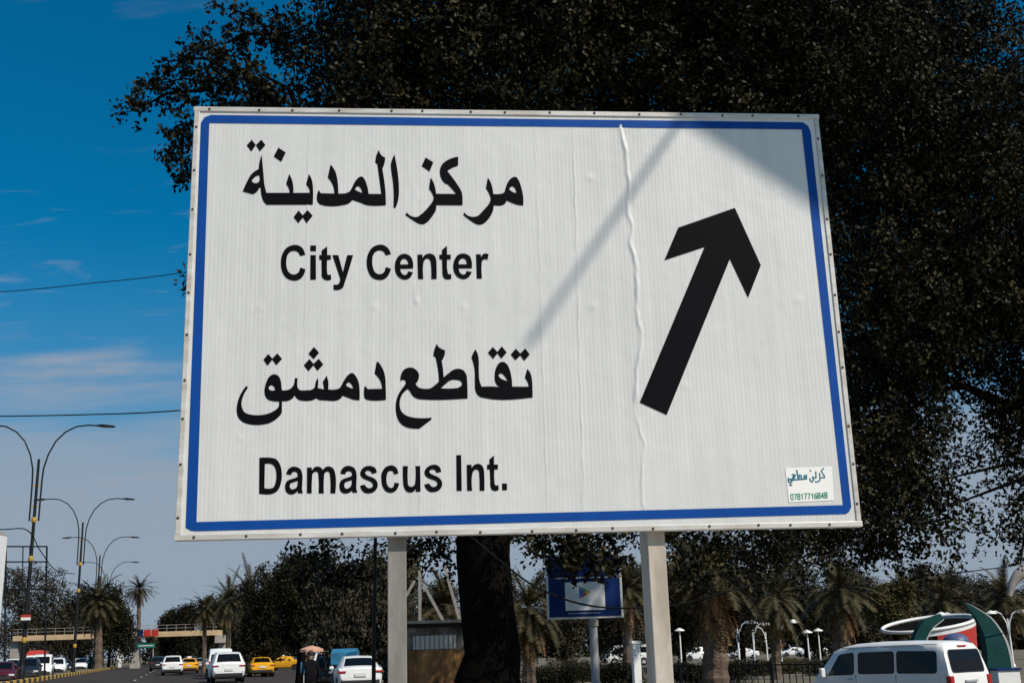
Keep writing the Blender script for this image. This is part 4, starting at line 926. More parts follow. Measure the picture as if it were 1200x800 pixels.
def lerp_st(S, x):
    for a, b in zip(S, S[1:]):
        if a[0] <= x <= b[0]:
            t = (x - a[0]) / (b[0] - a[0]); return [p + (q_ - p) * t for p, q_ in zip(a, b)]
    return list(S[-1] if x > S[0][0] else S[0])
def side_pt(S, x, t, s, off=.006):
    _, zb_, zr_, wb, wr, _z = lerp_st(S, x)
    return Vector((x, s * ((wb * .985) * (1 - t) + wr * t + off), zb_ * (1 - t) + (zr_ - .05) * t))
def top_pt(S, x, k, off=.008, nx=0):
    _, zb_, zr_, wb, wr, _z = lerp_st(S, x)
    w = wr * .90 * k
    return Vector((x + nx, w, zr_ + .025 * (1 - abs(k)) + off))
WHEEL = None
def car_wheel_meshes():
    b = MB(); r0, w = .33, .11
    prof = [(.20, -w), (.30, -w), (r0, -w + .03), (r0, w - .03), (.30, w), (.20, w)]
    n = 20
    for r_, y in prof:
        for k in range(n):
            a = 2 * math.pi * k / n; b.v.append((r_ * math.cos(a), y, r_ * math.sin(a)))
    for i in range(len(prof) - 1):
        for k in range(n): b.f.append((i * n + k, i * n + (k + 1) % n, (i + 1) * n + (k + 1) % n, (i + 1) * n + k))
    tyre = b.mesh('tyre', M['rubber'], 40)
    c = MB()
    for s in (-1, 1):
        i0 = len(c.v)
        for k in range(n): a = 2 * math.pi * k / n; c.v.append((.205 * math.cos(a), s * .09, .205 * math.sin(a)))
        c.v.append((0, s * .075, 0))
        for k in range(n): c.f.append((i0 + k, i0 + (k + 1) % n, i0 + n))
    return tyre, c.mesh('rim', M['grey_pole'])
TYRE, RIM = car_wheel_meshes()
def make_car(kind, paint, label, px=None, Y=None, heading=0.0, group='cars on the road', loc=None, scale=1.0, roof_sign=False):
    S = {'suv': SUV, 'sedan': SEDAN, 'van': VAN}[kind]
    nm = {'suv': 'suv_car', 'sedan': 'sedan_car', 'van': 'van'}[kind]
    cat = {'suv': 'car', 'sedan': 'car', 'van': 'van'}[kind]
    if roof_sign: nm, cat = 'taxi', 'taxi'
    p = loc or foot(px, Y)
    t = thing(nm, label, cat, p, heading, group)
    t.scale = (scale,) * 3
    b = MB(); n = 9
    Lx = S[-1][0]
    for x, zbelt, zr, wb, wr, zb in S:
        h = ring(wb * 1.0, wb, wr, zb, zbelt, zr)
        for y, z in h: b.v.append((x - Lx / 2, y, z))
        for y, z in reversed(h[1:-1]): b.v.append((x - Lx / 2, -y, z))
    m_ = 16
    for i in range(len(S) - 1):
        for k in range(m_): b.f.append((i * m_ + k, i * m_ + (k + 1) % m_, (i + 1) * m_ + (k + 1) % m_, (i + 1) * m_ + k))
    b.f.append(tuple(range(m_))); b.f.append(tuple((len(S) - 1) * m_ + k for k in reversed(range(m_))))
    body = b.build('body', M[paint], t, smooth=32)
    off = Vector((-Lx / 2, 0, 0))
    # glass
    def panel(name, P, parent=t, m=M['glass']):
        bb = MB(); bb.add([q_ + off for q_ in P], [tuple(range(len(P)))]); return bb.build(name, m, parent, fix=False)
    if kind == 'suv': sides = [(.62, 1.30), (1.38, 2.10), (2.16, 3.0)]; rw = (.13, .46); ws = (2.68, 3.40)
    elif kind == 'sedan': sides = [(1.22, 2.0), (2.07, 3.05)]; rw = (.76, 1.28); ws = (2.80, 3.44)
    else: sides = [(.42, 1.5), (1.58, 2.72), (2.80, 3.95)]; rw = (.075, .15); ws = (3.85, 4.36)
    for s in (-1, 1):
        for i, (x0, x1) in enumerate(sides):
            last = i == len(sides) - 1; first = i == 0
            if kind == 'sedan' and first: xs = [(x0, .10), (x1, .10), (x1, .90), (x0 + .30, .90)]
            elif kind == 'suv' and first: xs = [(x0, .12), (x1, .10), (x1, .88), (x0 + .05, .86)]
            elif kind == 'van': xs = [(x0, .08), (x1 + (.12 if last else 0), .08), (x1 - (.22 if last else 0), .80), (x0, .80)]
            else: xs = [(x0, .10), (x1, .10), (x1 - .42, .90), (x0, .90)]
            P = [side_pt(S, x, t_, s) for x, t_ in xs]
            if s > 0: P = P[::-1]
            panel('side_window', P)
    for nm_, (x0, x1), kk in (('rear_window', rw, .93), ('windscreen', ws, .93)):
        P0 = [top_pt(S, x0, k_ * kk) for k_ in (-1, -.4, .4, 1)]; P1 = [top_pt(S, x1, k_ * kk) for k_ in (1, .4, -.4, -1)]
        sx = -.012 if nm_ == 'rear_window' else .012
        panel(nm_, [q_ + Vector((sx, 0, 0)) for q_ in P0 + P1])
    # wheels
    for x in (.85, Lx - .88):
        for s in (-1, 1):
            o = link('wheel', TYRE, t, loc=(x - Lx / 2, s * .80, .33))
            link('rim', RIM, o)
            MB().lathe([(.40, -.012), (.40, .012)], 20).build('wheel_arch', M['rubber'], t, loc=(x - Lx / 2, s * (.915 if kind == 'suv' else .885 if kind == 'sedan' else .845), .36), rot=(R(90), 0, 0))
    # lights, bumpers and plate
    zl = {'suv': .92, 'sedan': .84, 'van': .95}[kind]
    for s in (-1, 1):
        o = MB().box((-Lx / 2 + .06, s * (.74 if kind != 'van' else .77), zl), (.16, .34 if kind != 'van' else .12, .075 if kind != 'van' else .42)).build('tail_light', M['red_lens'], t); bevel(o, .02)
        o = MB().box((Lx / 2 - .16, s * .66, zl - .24), (.22, .34, .14)).build('headlight', M['clear_lens'], t); bevel(o, .03)
        o = MB().box((lerp_st(S, Lx * .68)[0] - Lx / 2, s * 1.0, lerp_st(S, Lx * .68)[1] + .06), (.12, .18, .13)).build('door_mirror', M[paint], t); bevel(o, .03)
    o = MB().box((-Lx / 2 + .02, 0, .42), (.16, 1.52, .20)).build('rear_bumper', M['rubber'], t); bevel(o, .03)
    o = MB().box((Lx / 2 - .06, 0, .42), (.2, 1.44, .22)).build('front_bumper', M['rubber'], t); bevel(o, .03)
    MB().box((-Lx / 2 - .03, 0, .72), (.02, .46, .13)).build('number_plate', M['plate'], t)
    MB().box((Lx / 2 + .01, 0, .56), (.02, .9, .12)).build('grille', M['black_paint'], t)
    if roof_sign:
        o = MB().box((0.2, 0, S[5][2] + .11), (.14, .42, .14)).build('roof_sign', M['white'], t); bevel(o, .02)
    return t
HD = math.atan2(.963, -.27)
AW = HD; TW = HD + math.pi
make_car('suv', 'car_white', 'white hatchback suv with dark rear window, nearest car left of the sign post', 265, 74, AW + .05, scale=1.06)
make_car('van', 'car_white', 'white van directly ahead of the nearest white suv', 258, 87, AW, scale=1.05)
make_car('suv', 'car_white', 'white suv with black lower bumper beside the yellow taxi on the road', 203, 108, AW)
make_car('sedan', 'car_yellow', 'yellow taxi partly hidden behind the white suv with black bumper', 222, 119, AW, roof_sign=True, group='yellow taxis')
make_car('sedan', 'car_silver', 'silver blue saloon in the middle lane', 236, 138, AW)
make_car('suv', 'car_dark', 'black suv at the left kerb of the road', 186, 146, AW)
make_car('suv', 'car_dark', 'dark suv right of the nearest white suv', 286, 100, AW)
make_car('sedan', 'car_yellow', 'yellow taxi seen from behind under the palms', 306, 92, AW, roof_sign=True, group='yellow taxis')
make_car('sedan', 'car_yellow', 'yellow taxi turned sideways near the pavement stalls', 334, 132, HD + R(66), roof_sign=True, group='yellow taxis')
make_car('suv', 'car_dark', 'dark far car ahead of the silver saloon', 223, 165, AW)
make_car('suv', 'car_white', 'far white car under the footbridge span', 205, 185, AW)
make_car('sedan', 'car_white', 'white saloon parked at right, cut off by the left sign post', 418, 50, HD + R(-4), scale=1.0)
make_car('sedan', 'car_dark', 'dark saloon parked behind the white saloon', 390, 58, HD + R(-4))
make_car('suv', 'car_white', 'white car parked farthest in the row beside the pedestrian', 384, 68, HD + R(-6))
# opposite carriageway, coming towards the camera
def opp(kind, paint, label, px, Y, **k): return make_car(kind, paint, label, px, Y, TW + R(4), group='cars on the opposite road', **k)
opp('sedan', 'car_red', 'dark red saloon at the lower left corner', 5, 78)
opp('suv', 'car_dark', 'dark suv behind the nearest street lamp', 34, 92)
opp('van', 'car_white', 'white van below the red canvas', 51, 104)
opp('suv', 'car_white', 'white car right of the white van on the opposite road', 68, 124)
opp('sedan', 'car_dark', 'dark car between the white car and the second street lamp', 77, 142)
opp('suv', 'car_white', 'white car just right of the second street lamp', 95, 160)
opp('sedan', 'car_dark', 'dark car far back on the opposite road', 8, 112)
opp('suv', 'car_white', 'far white car at the left edge of the opposite road', 16, 140)
# park cars far right
for kind, paint, lab, px, Y, h in (('suv', 'car_white', 'far white suv parked in the park right of the slim palm', 952, 190, 190), ('sedan', 'car_white', 'far white saloon parked left of the white suv in the park', 930, 196, 185), ('suv', 'car_white', 'far white car parked right of the right sign post', 817, 150, 195), ('sedan', 'car_white', 'far white car parked behind the curved park lamps', 870, 170, 180), ('van', 'car_white', 'far white van parked left of the right sign post', 735, 120, 185)):
    make_car(kind, paint, lab, px, Y, R(h), group='cars parked in the park')

# red canvas load on the opposite road: a loaded truck
p = foot(44, 118)
tk = thing('truck', 'small truck with red canvas load behind the white van', 'truck', p, TW + R(4))
bevel(MB().box((1.6, 0, 1.15), (1.5, 1.8, 1.6)).build('cab', M['car_white'], tk), .12)
MB().box((2.36, 0, 1.5), (.03, 1.5, .6)).build('windscreen', M['glass'], tk)
MB().box((-.8, 0, .75), (3.2, 1.9, .25)).build('load_bed', M['steel_pale'], tk)
MB().prism([(-.98, .88), (.98, .88), (1.0, 2.1), (.7, 2.45), (-.7, 2.45), (-1.0, 2.1)], lambda a, b_, t_: Vector((t_, a, b_)), -2.4, .7).build('canvas', M['red'], tk)
for x in (-1.6, 1.6):
    for s in (-1, 1):
        o = link('wheel', TYRE, tk, loc=(x, s * .85, .33)); link('rim', RIM, o)

# ------------------------------------------------------------------ white minibus at lower right
def minibus():
    S = [(0.00, .66, .68, .78, .70, .42), (.015, 1.05, 1.07, .825, .78, .34), (.04, 1.14, 1.17, .84, .79, .28), (.10, 1.16, 1.50, .845, .755, .26), (.17, 1.17, 1.82, .848, .715, .24), (.26, 1.17, 1.92, .85, .715, .22), (.45, 1.17, 1.965, .85, .72, .2), (1.5, 1.17, 1.99, .85, .73, .2), (2.6, 1.16, 1.985, .85, .73, .2), (3.2, 1.15, 1.955, .85, .725, .2), (3.6, 1.14, 1.89, .85, .715, .2), (3.9, 1.13, 1.79, .85, .70, .2), (4.46, 1.08, 1.14, .845, .75, .22), (4.60, .90, .94, .82, .72, .26), (4.68, .7, .72, .77, .66, .32), (4.70, .55, .56, .72, .6, .38)]
    return S
VS = minibus(); VL = 4.7
vloc = foot(1047, 33.0)
van = thing('minibus', 'white minibus with long dark side windows at the lower right', 'minibus', vloc, R(124), )
b = MB()
for x, zbelt, zr, wb, wr, zb in VS:
    h = [(0, zb), (wb * .88, zb), (wb * .97, zb + .1), (wb * .99, .62 if zbelt > .8 else (zb + zbelt) / 2), (wb, (.95 if zbelt > 1.0 else zbelt - .03)), (wb * .985, zbelt), (wr + .035, zbelt + (zr - zbelt) * .72), (wr, zr - .10 * min(1, (zr - zbelt) * 2)), (wr * .90, zr - .035 * min(1, (zr - zbelt) * 2)), (wr * .6, zr), (0, zr + .015)]
    for y, z in h: b.v.append((x - VL / 2, y, z))
    for y, z in reversed(h[1:-1]): b.v.append((x - VL / 2, -y, z))
m_ = 20
for i in range(len(VS) - 1):
    for k in range(m_): b.f.append((i * m_ + k, i * m_ + (k + 1) % m_, (i + 1) * m_ + (k + 1) % m_, (i + 1) * m_ + k))
b.f.append(tuple(range(m_))); b.f.append(tuple((len(VS) - 1) * m_ + k for k in reversed(range(m_))))
b.build('body', M['car_white'], van, smooth=38)
def vside(x, t, s, off=.006):
    _, zb_, zr_, wb, wr, _z = lerp_st(VS, x)
    z = zb_ + (zr_ - zb_) * .72 * t
    return Vector((x - VL / 2, s * (wb * .985 * (1 - t) + (wr + .035) * t + off), z))
def rounded(xs, r_, n=4):
    """round the corners of a loop of (x, t) points"""
    out = []; N = len(xs)
    for i in range(N):
        p, a, c = Vector(xs[i]), Vector(xs[i - 1]), Vector(xs[(i + 1) % N])
        sc = Vector((1, .62))
        def cut(q_): 
            d_ = q_ - p; L_ = math.hypot(d_.x, d_.y * .6); return p + d_ * min(.45, r_ / L_)
        p0, p1 = cut(a), cut(c)
        for k in range(n + 1):
            t = k / n; out.append(tuple(p0 * (1 - t) ** 2 + p * 2 * t * (1 - t) + p1 * t * t))
    return out
for s in (-1, 1):
    for nm, xs in (('side_window', [(.40, .04), (1.62, .04), (1.62, .94), (.40, .94)]), ('side_window', [(1.74, .04), (2.92, .04), (2.92, .94), (1.74, .94)]), ('door_window', [(3.10, .02), (4.02, .02), (3.62, .96), (3.10, .96)])):
        def grow(g_):
            cx_ = sum(x for x, _ in xs) / 4; ct_ = sum(t for _, t in xs) / 4
            return [(x + (g_ if x > cx_ else -g_), t + (g_ * 1.7 if t > ct_ else -g_ * 1.7)) for x, t in xs]
        for lay, mm, of in ((grow(.022), M['rubber'], .005), (xs, M['glass'], .009)):
            P = [vside(x, t, s, of) for x, t in rounded(lay, .09)]
            if s > 0: P = P[::-1]
            o_ = MB().add(P, [tuple(range(len(P)))]).build(nm if mm is M['glass'] else 'window_rubber', mm, van, fix=False)
    MB().bar(Vector((.35 - VL / 2, s * .735, 1.90)), Vector((3.5 - VL / 2, s * .735, 1.85)), .012, .02).build('roof_gutter', M['grey_pole'], van)
    # seams of the doors and the body crease
    for x in (1.68, 3.02):
        MB().bar(Vector((x - VL / 2, s * .852, .35)), Vector((x - VL / 2, s * .842, 1.14)), .008, .014).build('door_seam', M['rubber'], van)
    o_ = MB().box((3.22 - VL / 2, s * .862, 1.03), (.18, .03, .035)).build('door_handle', M['grey_pole'], van); bevel(o_, .01)
    o_ = MB().box((4.08 - VL / 2, s * .99, 1.20), (.13, .16, .26)).build('door_mirror', M['car_white'], van); bevel(o_, .04, 3)
    MB().bar(Vector((4.08 - VL / 2, s * .84, 1.14)), Vector((4.08 - VL / 2, s * .95, 1.16)), .04).build('mirror_arm', M['rubber'], van)
    o_ = MB().box((.05 - VL / 2, s * .775, .93), (.16, .16, .36)).build('tail_light', M['red_lens'], van); bevel(o_, .03)
    o_ = MB().box((4.58 - VL / 2, s * .68, .82), (.2, .28, .22)).build('headlight', M['clear_lens'], van); bevel(o_, .04)
    for x in (.95, 3.75):
        w_ = link('wheel', TYRE, van, loc=(x - VL / 2, s * .76, .33)); link('rim', RIM, w_)
        MB().lathe([(.40, -.012), (.40, .012)], 20).build('wheel_arch', M['rubber'], van, loc=(x - VL / 2, s * .84, .36), rot=(R(90), 0, 0))
def vrear(z, k, off=.01):
    """point on the sloping rear door at height z"""
    xs = [(st[2], st[0], st[4]) for st in VS[2:6]]
    for (z0, x0, w0), (z1, x1, w1) in zip(xs, xs[1:]):
        if z0 <= z <= z1:
            t = (z - z0) / (z1 - z0); return Vector((x0 + (x1 - x0) * t - VL / 2 - off, k * (w0 + (w1 - w0) * t), z))
    z1, x1, w1 = xs[-1]; return Vector((x1 - VL / 2 - off, k * w1, z))
for g_, mm, of, nm in ((.03, M['rubber'], .012, 'window_rubber'), (0, M['glass'], .018, 'rear_window')):
    lp = rounded([(-.84 - g_, 1.21 - g_), (.84 + g_, 1.21 - g_), (.86 + g_, 1.73 + g_), (-.86 - g_, 1.73 + g_)], .1)
    P = [vrear(z, k, of) for k, z in lp][::-1]
    bb = MB(); c0 = vrear(1.47, 0, of + .002)
    bb.add(P + [c0], [(i, (i + 1) % len(P), len(P)) for i in range(len(P))]).build(nm, mm, van, fix=False)
o_ = MB().box(vrear(1.84, .0, .02), (.05, .34, .04)).build('brake_light', M['red_lens'], van)
MB().box((-VL / 2 - .005, 0, .78), (.02, .46, .13)).build('number_plate', M['plate'], van)
MB().box((-VL / 2 - .02, 0, .97), (.04, .5, .05)).build('door_trim', M['grey_pole'], van)
o_ = MB().box((-VL / 2 + .02, 0, .42), (.2, 1.58, .22)).build('rear_bumper', M['car_white'], van); bevel(o_, .05, 3)
o_ = MB().box((VL / 2 - .08, 0, .45), (.2, 1.5, .26)).build('front_bumper', M['car_white'], van); bevel(o_, .05, 3)
lpw = [Vector((4.43 - VL / 2, -.70, 1.17)), Vector((4.43 - VL / 2, .70, 1.17)), Vector((3.96 - VL / 2, .62, 1.74)), Vector((3.96 - VL / 2, -.62, 1.74))]
MB().add([q_ + Vector((.03, 0, .02)) for q_ in lpw], [(0, 1, 2, 3)]).build('windscreen', M['glass'], van, fix=False)
# ------------------------------------------------------------------ rusty booth behind the ficus
M['rust'] = mat('rust', (.62, .31, .11), .85, dark=(.09, .042, .022), vscale=3.2, bump=.3, bscale=20, stretch=(1, 1, .45))
M['booth_grey'] = mat('booth_grey', (.34, .31, .28), .8, dark=(.05, .042, .036), vscale=5)
bl, br_ = foot(468, 19), foot(560, 19)
bx = thing('metal_booth', 'rusty metal booth with barred window beside the ficus trunk', 'booth', (bl + br_) / 2, 0)
bw = (br_ - bl).length
zt = at(510, 727, 19).z - bx.location.z
zm = at(510, 761, 19).z - bx.location.z
MB().box((0, .5, zm / 2), (bw, 1.0, zm)).build('lower_wall', M['rust'], bx)
MB().box((0, .52, (zm + zt) / 2 - .03), (bw - .04, .96, zt - zm - .06)).build('upper_wall', M['booth_grey'], bx)
o_ = MB().box((0, .48, zt - .015), (bw + .16, 1.16, .05)).build('roof', M['galv_pale'], bx); bevel(o_, .01)
MB().box((0, -.02, zt - .075), (bw + .02, .06, .05)).build('fascia', M['black_paint'], bx)
wx0, wx1 = at(484, 750, 19).x - bx.location.x, at(534, 750, 19).x - bx.location.x
wz0, wz1 = at(510, 760, 19).z - bx.location.z, at(510, 744, 19).z - bx.location.z
wdw = MB().box(((wx0 + wx1) / 2, .03, (wz0 + wz1) / 2), (wx1 - wx0, .02, wz1 - wz0)).build('window', mat('booth_pane', (.85, .84, .80), .6), bx)
for i in range(9):
    x = wx0 + (wx1 - wx0) * (i + .5) / 9
    MB().box((x, .008, (wz0 + wz1) / 2), (.012, .012, wz1 - wz0)).build('window_bar', M['steel_pale'], wdw)
for k in range(5):
    MB().box((-bw / 2 + bw * (k + .5) / 5, -.004, zm / 2), (.035, .012, zm - .1)).build('rib', M['rust'], bx)

# pale steel bars of a stand behind the booth
p = foot(505, 30)
sf = thing('steel_stand', 'stand of pale crossed steel bars behind the rusty booth', 'frame', p, 0)
def sfb(a, c, w=.07):
    MB().bar(at(*a, 30) - p, at(*c, 30) - p, w).build('steel_bar', M['steel_pale'], sf)
for a, c in (((474, 665), (474, 815)), ((492, 668), (492, 815)), ((520, 660), (542, 738)), ((497, 686), (520, 728)), ((476, 698), (486, 680)), ((540, 672), (543, 815)), ((474, 732), (543, 730))): sfb(a, c)

# thin dark pole left of the left post
p = foot(438, 15)
tp_ = thing('thin_pole', 'thin dark pole just left of the left sign post', 'pole', p, 0)
MB().tube([(0, 0, -.1), (.0, 0, 1.6), (.02, 0, 3.1)], [.028, .026, .022], 8).build('shaft', M['black_paint'], tp_, smooth=50)
MB().lathe([(.07, 0), (.07, .02), (.03, .05)], 10).build('base', M['black_paint'], tp_)

# ------------------------------------------------------------------ blue advertising board on grey pole
AY = 26.0
c0, c1 = at(641.5, 724, AY), at(731, 724, AY)
adb = foot(697, AY)
ad = thing('advertising_board', 'blue advertising board with coloured triangle on white card, on grey pole', 'billboard', adb, math.atan2(0, 1))
aw = c1.x - c0.x; az0 = at(686, 724.5, AY).z - adb.z; az1 = at(686, 648, AY).z - adb.z; ah = az1 - az0
ax0 = c0.x - adb.x
def ap(a, b_, y=0): return Vector((ax0 + a * aw, y, az0 + b_ * ah))
o_ = MB().box(ap(.5, .5, .07), (aw, .14, ah)).build('casing', M['white'], ad); bevel(o_, .015)
MB().box(ap(.5, .5, -.004), (aw * .94, .01, ah * .935)).build('blue_poster', M['sign_blue'], ad)
card = MB().box(ap(.505, .345, -.012), (aw * .52, .006, ah * .43)).build('white_card', M['white'], ad)
for nm, cc, lp in (('blue_wedge', (.01, .12, .55), [(0, .03), (0, .97), (.42, .5)]), ('green_wedge', (.01, .28, .09), [(.02, 1), (.63, .68), (.43, .5)]), ('yellow_wedge', (.85, .42, .02), [(.44, .5), (.64, .67), (.98, .5), (.64, .33)]), ('red_wedge', (.60, .02, .02), [(.02, 0), (.43, .5), (.63, .32)])):
    P = [(.43 + x * .155, .20 + .11 + z * .205 - .01) for x, z in lp]
    b = MB(); b.add([ap(a, c_, -.0165) for a, c_ in P], [tuple(range(len(P)))]).build(nm, mat(nm, cc, .5), card, fix=True)
rd = random.Random(8)
def dashes(row, a0, a1, h, step):     # rows of print too small to read
    b = MB(); a = a0
    while a < a1:
        w = step * rd.uniform(.5, 1.2)
        b.box(ap(a + w / 2, row + rd.uniform(-.2, .2) * h, -.0105), (w * aw, .002, h * rd.uniform(.5, 1) * ah)); a += w + step * rd.uniform(.2, .5)
    b.build('small_print', M['white'], ad)
dashes(.625, .12, .84, .026, .028); dashes(.855, .26, .42, .032, .03); dashes(.085, .28, .70, .010, .012)
pz = az0
MB().tube([(0, .07, -.2), (0, .07, pz * .6), (0, .07, pz)], [.092, .088, .086], 16).build('pole', M['grey_pole'], ad, smooth=50)
MB().lathe([(.19, 0), (.19, .03), (.13, .06)], 16, (0, .07, 0)).build('base_plate', M['grey_pole'], ad, smooth=40)
MB().lathe([(.115, pz - .16), (.115, pz - .02)], 16, (0, .07, 0)).build('collar', M['steel_pale'], ad, smooth=40)

# ------------------------------------------------------------------ cables
def cable(label, P, r_, sag=0.0):
    P = [Vector(q_) for q_ in P]
    if len(P) == 2:
        a, c = P; P = [a.lerp(c, i / 24) - Vector((0, 0, sag * 4 * (i / 24) * (1 - i / 24))) for i in range(25)]
    else:               # smooth through the points
        Q = []
        for i in range(len(P) - 1):
            p0, p1, p2, p3 = P[max(i - 1, 0)], P[i], P[i + 1], P[min(i + 2, len(P) - 1)]
            for k in range(8):
                t = k / 8
                Q.append(.5 * ((2 * p1) + (p2 - p0) * t + (2 * p0 - 5 * p1 + 4 * p2 - p3) * t * t + (3 * p1 - p0 - 3 * p2 + p3) * t ** 3))
        P = Q + [P[-1]]
    o = MB().tube(P, r_, 6).build('overhead_cable', M['cable'], smooth=80)
    return tag(o, label, 'cable', 'overhead cables')
cable('thin cable crossing the blue sky at half height', [at(-700, 340, 32), at(-160, 349, 27), at(0, 342, 26), at(105, 332, 25.4), at(210, 320, 25), at(420, 285, 24)], .010)
cable('cable crossing above the nearest street lamp', [at(-700, 470, 28), at(-160, 489, 24), at(0, 487.5, 23), at(105, 485.5, 22.5), at(207, 481, 22), at(420, 462, 21)], .013)
cable('slack cable hanging beside the nearest street lamp', [at(-400, 560, 70), at(-60, 618, 71), at(0, 620, 71), at(32, 621, 71.5), at(48, 646, 78), at(66, 668, 90), at(88, 672, 106)], .035)
cable('slack cable sagging under the ficus past the blue board', [at(470, 560, 13), at(600, 668, 13), at(645, 695, 13), at(690, 709, 13), at(740, 712, 13), at(800, 707, 13), at(860, 690, 13), at(930, 670, 13.5), at(1010, 630, 15)], .012)
cable('short cable in the sky gap at right', [at(1100, 673, 40), at(1145, 668, 40), at(1190, 662, 40), at(1260, 648, 40)], .02)

# ------------------------------------------------------------------ far left: gantry frame, white pillar
p = foot(30, 96)
gt = thing('steel_gantry', 'thin steel billboard frame above the trees at far left', 'gantry', p, 0)
def gb(a, c, w=.14):
    MB().bar(at(*a, 96) - p, at(*c, 96) - p, w).build('steel_bar', M['black_paint'], gt)
for a, c in (((7, 640), (55, 640)), ((7, 690), (55, 690)), ((7, 640), (5, 800)), ((27, 640), (26, 690)), ((35, 641), (34, 690)), ((55, 640), (52, 800)), ((7, 658), (55, 658)), ((26, 690), (7, 672)), ((34, 690), (55, 672))):
    gb(a, c, .11 if a[1] == c[1] or a[0] in (7, 55) else .07)
p = foot(-14, 60)
wp = thing('white_pillar', 'white pillar edge at the extreme left', 'pillar', p, 0)
zz = at(0, 628, 60).z - p.z; ww = (at(0, 675, 60).x - p.x) * 2
o_ = MB().box((0, 0, zz / 2), (ww, 1.0, zz)).build('shaft', M['white'], wp); bevel(o_, .03)
MB().box((0, 0, zz + .1), (ww * .8, .8, .2)).build('cap', M['concrete'], wp)

# ------------------------------------------------------------------ footbridge with sign panels
BY = 190.0
p = foot(150, BY)
br = thing('footbridge', 'cream footbridge across the road with railings', 'footbridge', p, 0)
def bp_(px, py, Y=BY): return at(px, py, Y) - p
deck = MB()
za, zb_ = bp_(200, 745.5).z, bp_(200, 739.5).z
x0, x1 = bp_(20, 742).x, bp_(258, 742).x
deck.box(((x0 + x1) / 2, 0, (za + zb_) / 2), (x1 - x0, 3, zb_ - za)).build('deck', M['cream'], br)
for z in (zb_ + .5, zb_ + 1.0):
    MB().box(((x0 + x1) / 2, -1.45, z), (x1 - x0, .06, .07)).build('rail', M['steel_pale'], br)
for i in range(22):
    MB().box((x0 + (x1 - x0) * (i + .5) / 22, -1.45, zb_ + .5), (.07, .05, 1.0)).build('baluster', M['steel_pale'], br)
for px in (20, 160, 262):
    MB().box((bp_(px, 742).x, 0, za / 2 - .1), (1.2, 1.4, za)).build('pier', M['concrete'], br)
MB().box((bp_(261, 742).x, -.2, za - .6), (1.5, 3.4, 1.2)).build('end_block', M['concrete'], br)
for px0, px1, mm in ((152, 157, 'white'), (159, 166, 'sign_blue'), (166.5, 175, 'red'), (175.5, 184, 'red')):
    q0, q1 = bp_(px0, 745, BY - 3), bp_(px1, 737, BY - 3)
    MB().box(((q0.x + q1.x) / 2, -2.2, (q0.z + q1.z) / 2), (q1.x - q0.x, .1, q1.z - q0.z)).build('sign_panel', M[mm], br)
p2 = foot(171, 182)
gs = thing('green_sign', 'green road sign on posts below the footbridge', 'road sign', p2, 0)
q0, q1 = at(160, 759, 182) - p2, at(182, 753, 182) - p2
MB().box(((q0.x + q1.x) / 2, 0, (q0.z + q1.z) / 2), (q1.x - q0.x, .1, q1.z - q0.z)).build('panel', mat('sign_green', (.01, .14, .10), .5), gs)
MB().box(((q0.x + q1.x) / 2, -.06, (q0.z + q1.z) / 2), ((q1.x - q0.x) * .8, .02, .12)).build('lettering_band', M['white'], gs)
for s in (.1, .9): MB().box((q0.x + (q1.x - q0.x) * s, .1, q1.z / 2), (.12, .1, q1.z)).build('post', M['grey_pole'], gs)

# white banner and green box in the median
p = foot(141, 200); p.z += .12
wb_ = thing('banner_stand', 'white banner board standing in the median', 'banner', p, 0)
q0, q1 = at(135, 773, 200) - p, at(147, 758, 200) - p
MB().box(((q0.x + q1.x) / 2, 0, (q0.z + q1.z) / 2), (q1.x - q0.x, .08, q1.z - q0.z)).build('board', M['white'], wb_)
MB().box(((q0.x + q1.x) / 2, .02, q0.z / 2), (.45, .3, q0.z)).build('stand', M['white'], wb_)
p = foot(109, 160); p.z += .12
gbx = thing('utility_cabinet', 'dark green utility cabinet in the median', 'cabinet', p, R(10))
bevel(MB().box((0, 0, .85), (.95, .6, 1.7)).build('cabinet_body', M['green_paint'], gbx), .03)
MB().box((0, 0, 1.74), (1.05, .7, .08)).build('cap', M['green_paint'], gbx)
MB().box((0, -.31, .85), (.02, .02, 1.5)).build('door_seam', M['black_paint'], gbx)

# ------------------------------------------------------------------ stalls and the pedestrian
p = foot(365, 45)
us_ = thing('parasol', 'salmon pink parasol over a pavement stall', 'parasol', p, 0)
zt_ = at(365, 756, 45).z - p.z; zr_ = at(365, 763.5, 45).z - p.z; rr = (at(379, 760, 45).x - at(351, 760, 45).x) / 2
MB().lathe([(rr, zr_), (rr * 1.0, zr_ + .10), (rr * .62, zt_ - .06), (.05, zt_)], 10).build('canopy', M['salmon'], us_)
MB().tube([(0, 0, 0), (0, 0, zt_)], .03, 6).build('pole', M['white'], us_)
p = foot(404, 52)
st_ = thing('market_stall', 'stall with blue tarpaulin right of the parasol', 'stall', p, 0)
q0, q1 = at(390, 778, 52) - p, at(419, 759, 52) - p
MB().prism([(-.6, q0.z), (.6, q0.z), (.6, q1.z * .93), (0, q1.z), (-.6, q1.z * .9)], lambda a, b_, t_: Vector((t_, a, b_)), q0.x, q1.x).build('tarpaulin', M['tarp_blue'], st_)
for x in (q0.x + .05, q1.x - .05):
    for y in (-.55, .55): MB().tube([(x, y, 0), (x, y, q1.z * .9)], .03, 6).build('stall_pole', M['steel_pale'], st_)
MB().box(((q0.x + q1.x) / 2, -.8, .8), (q1.x - q0.x, .5, .06)).build('counter', M['steel_pale'], st_)
p = foot(356, 40)
bs_ = thing('notice_board', 'small light blue board left of the pedestrian', 'sign', p, 0)
q0, q1 = at(352.5, 788, 40) - p, at(359, 775, 40) - p
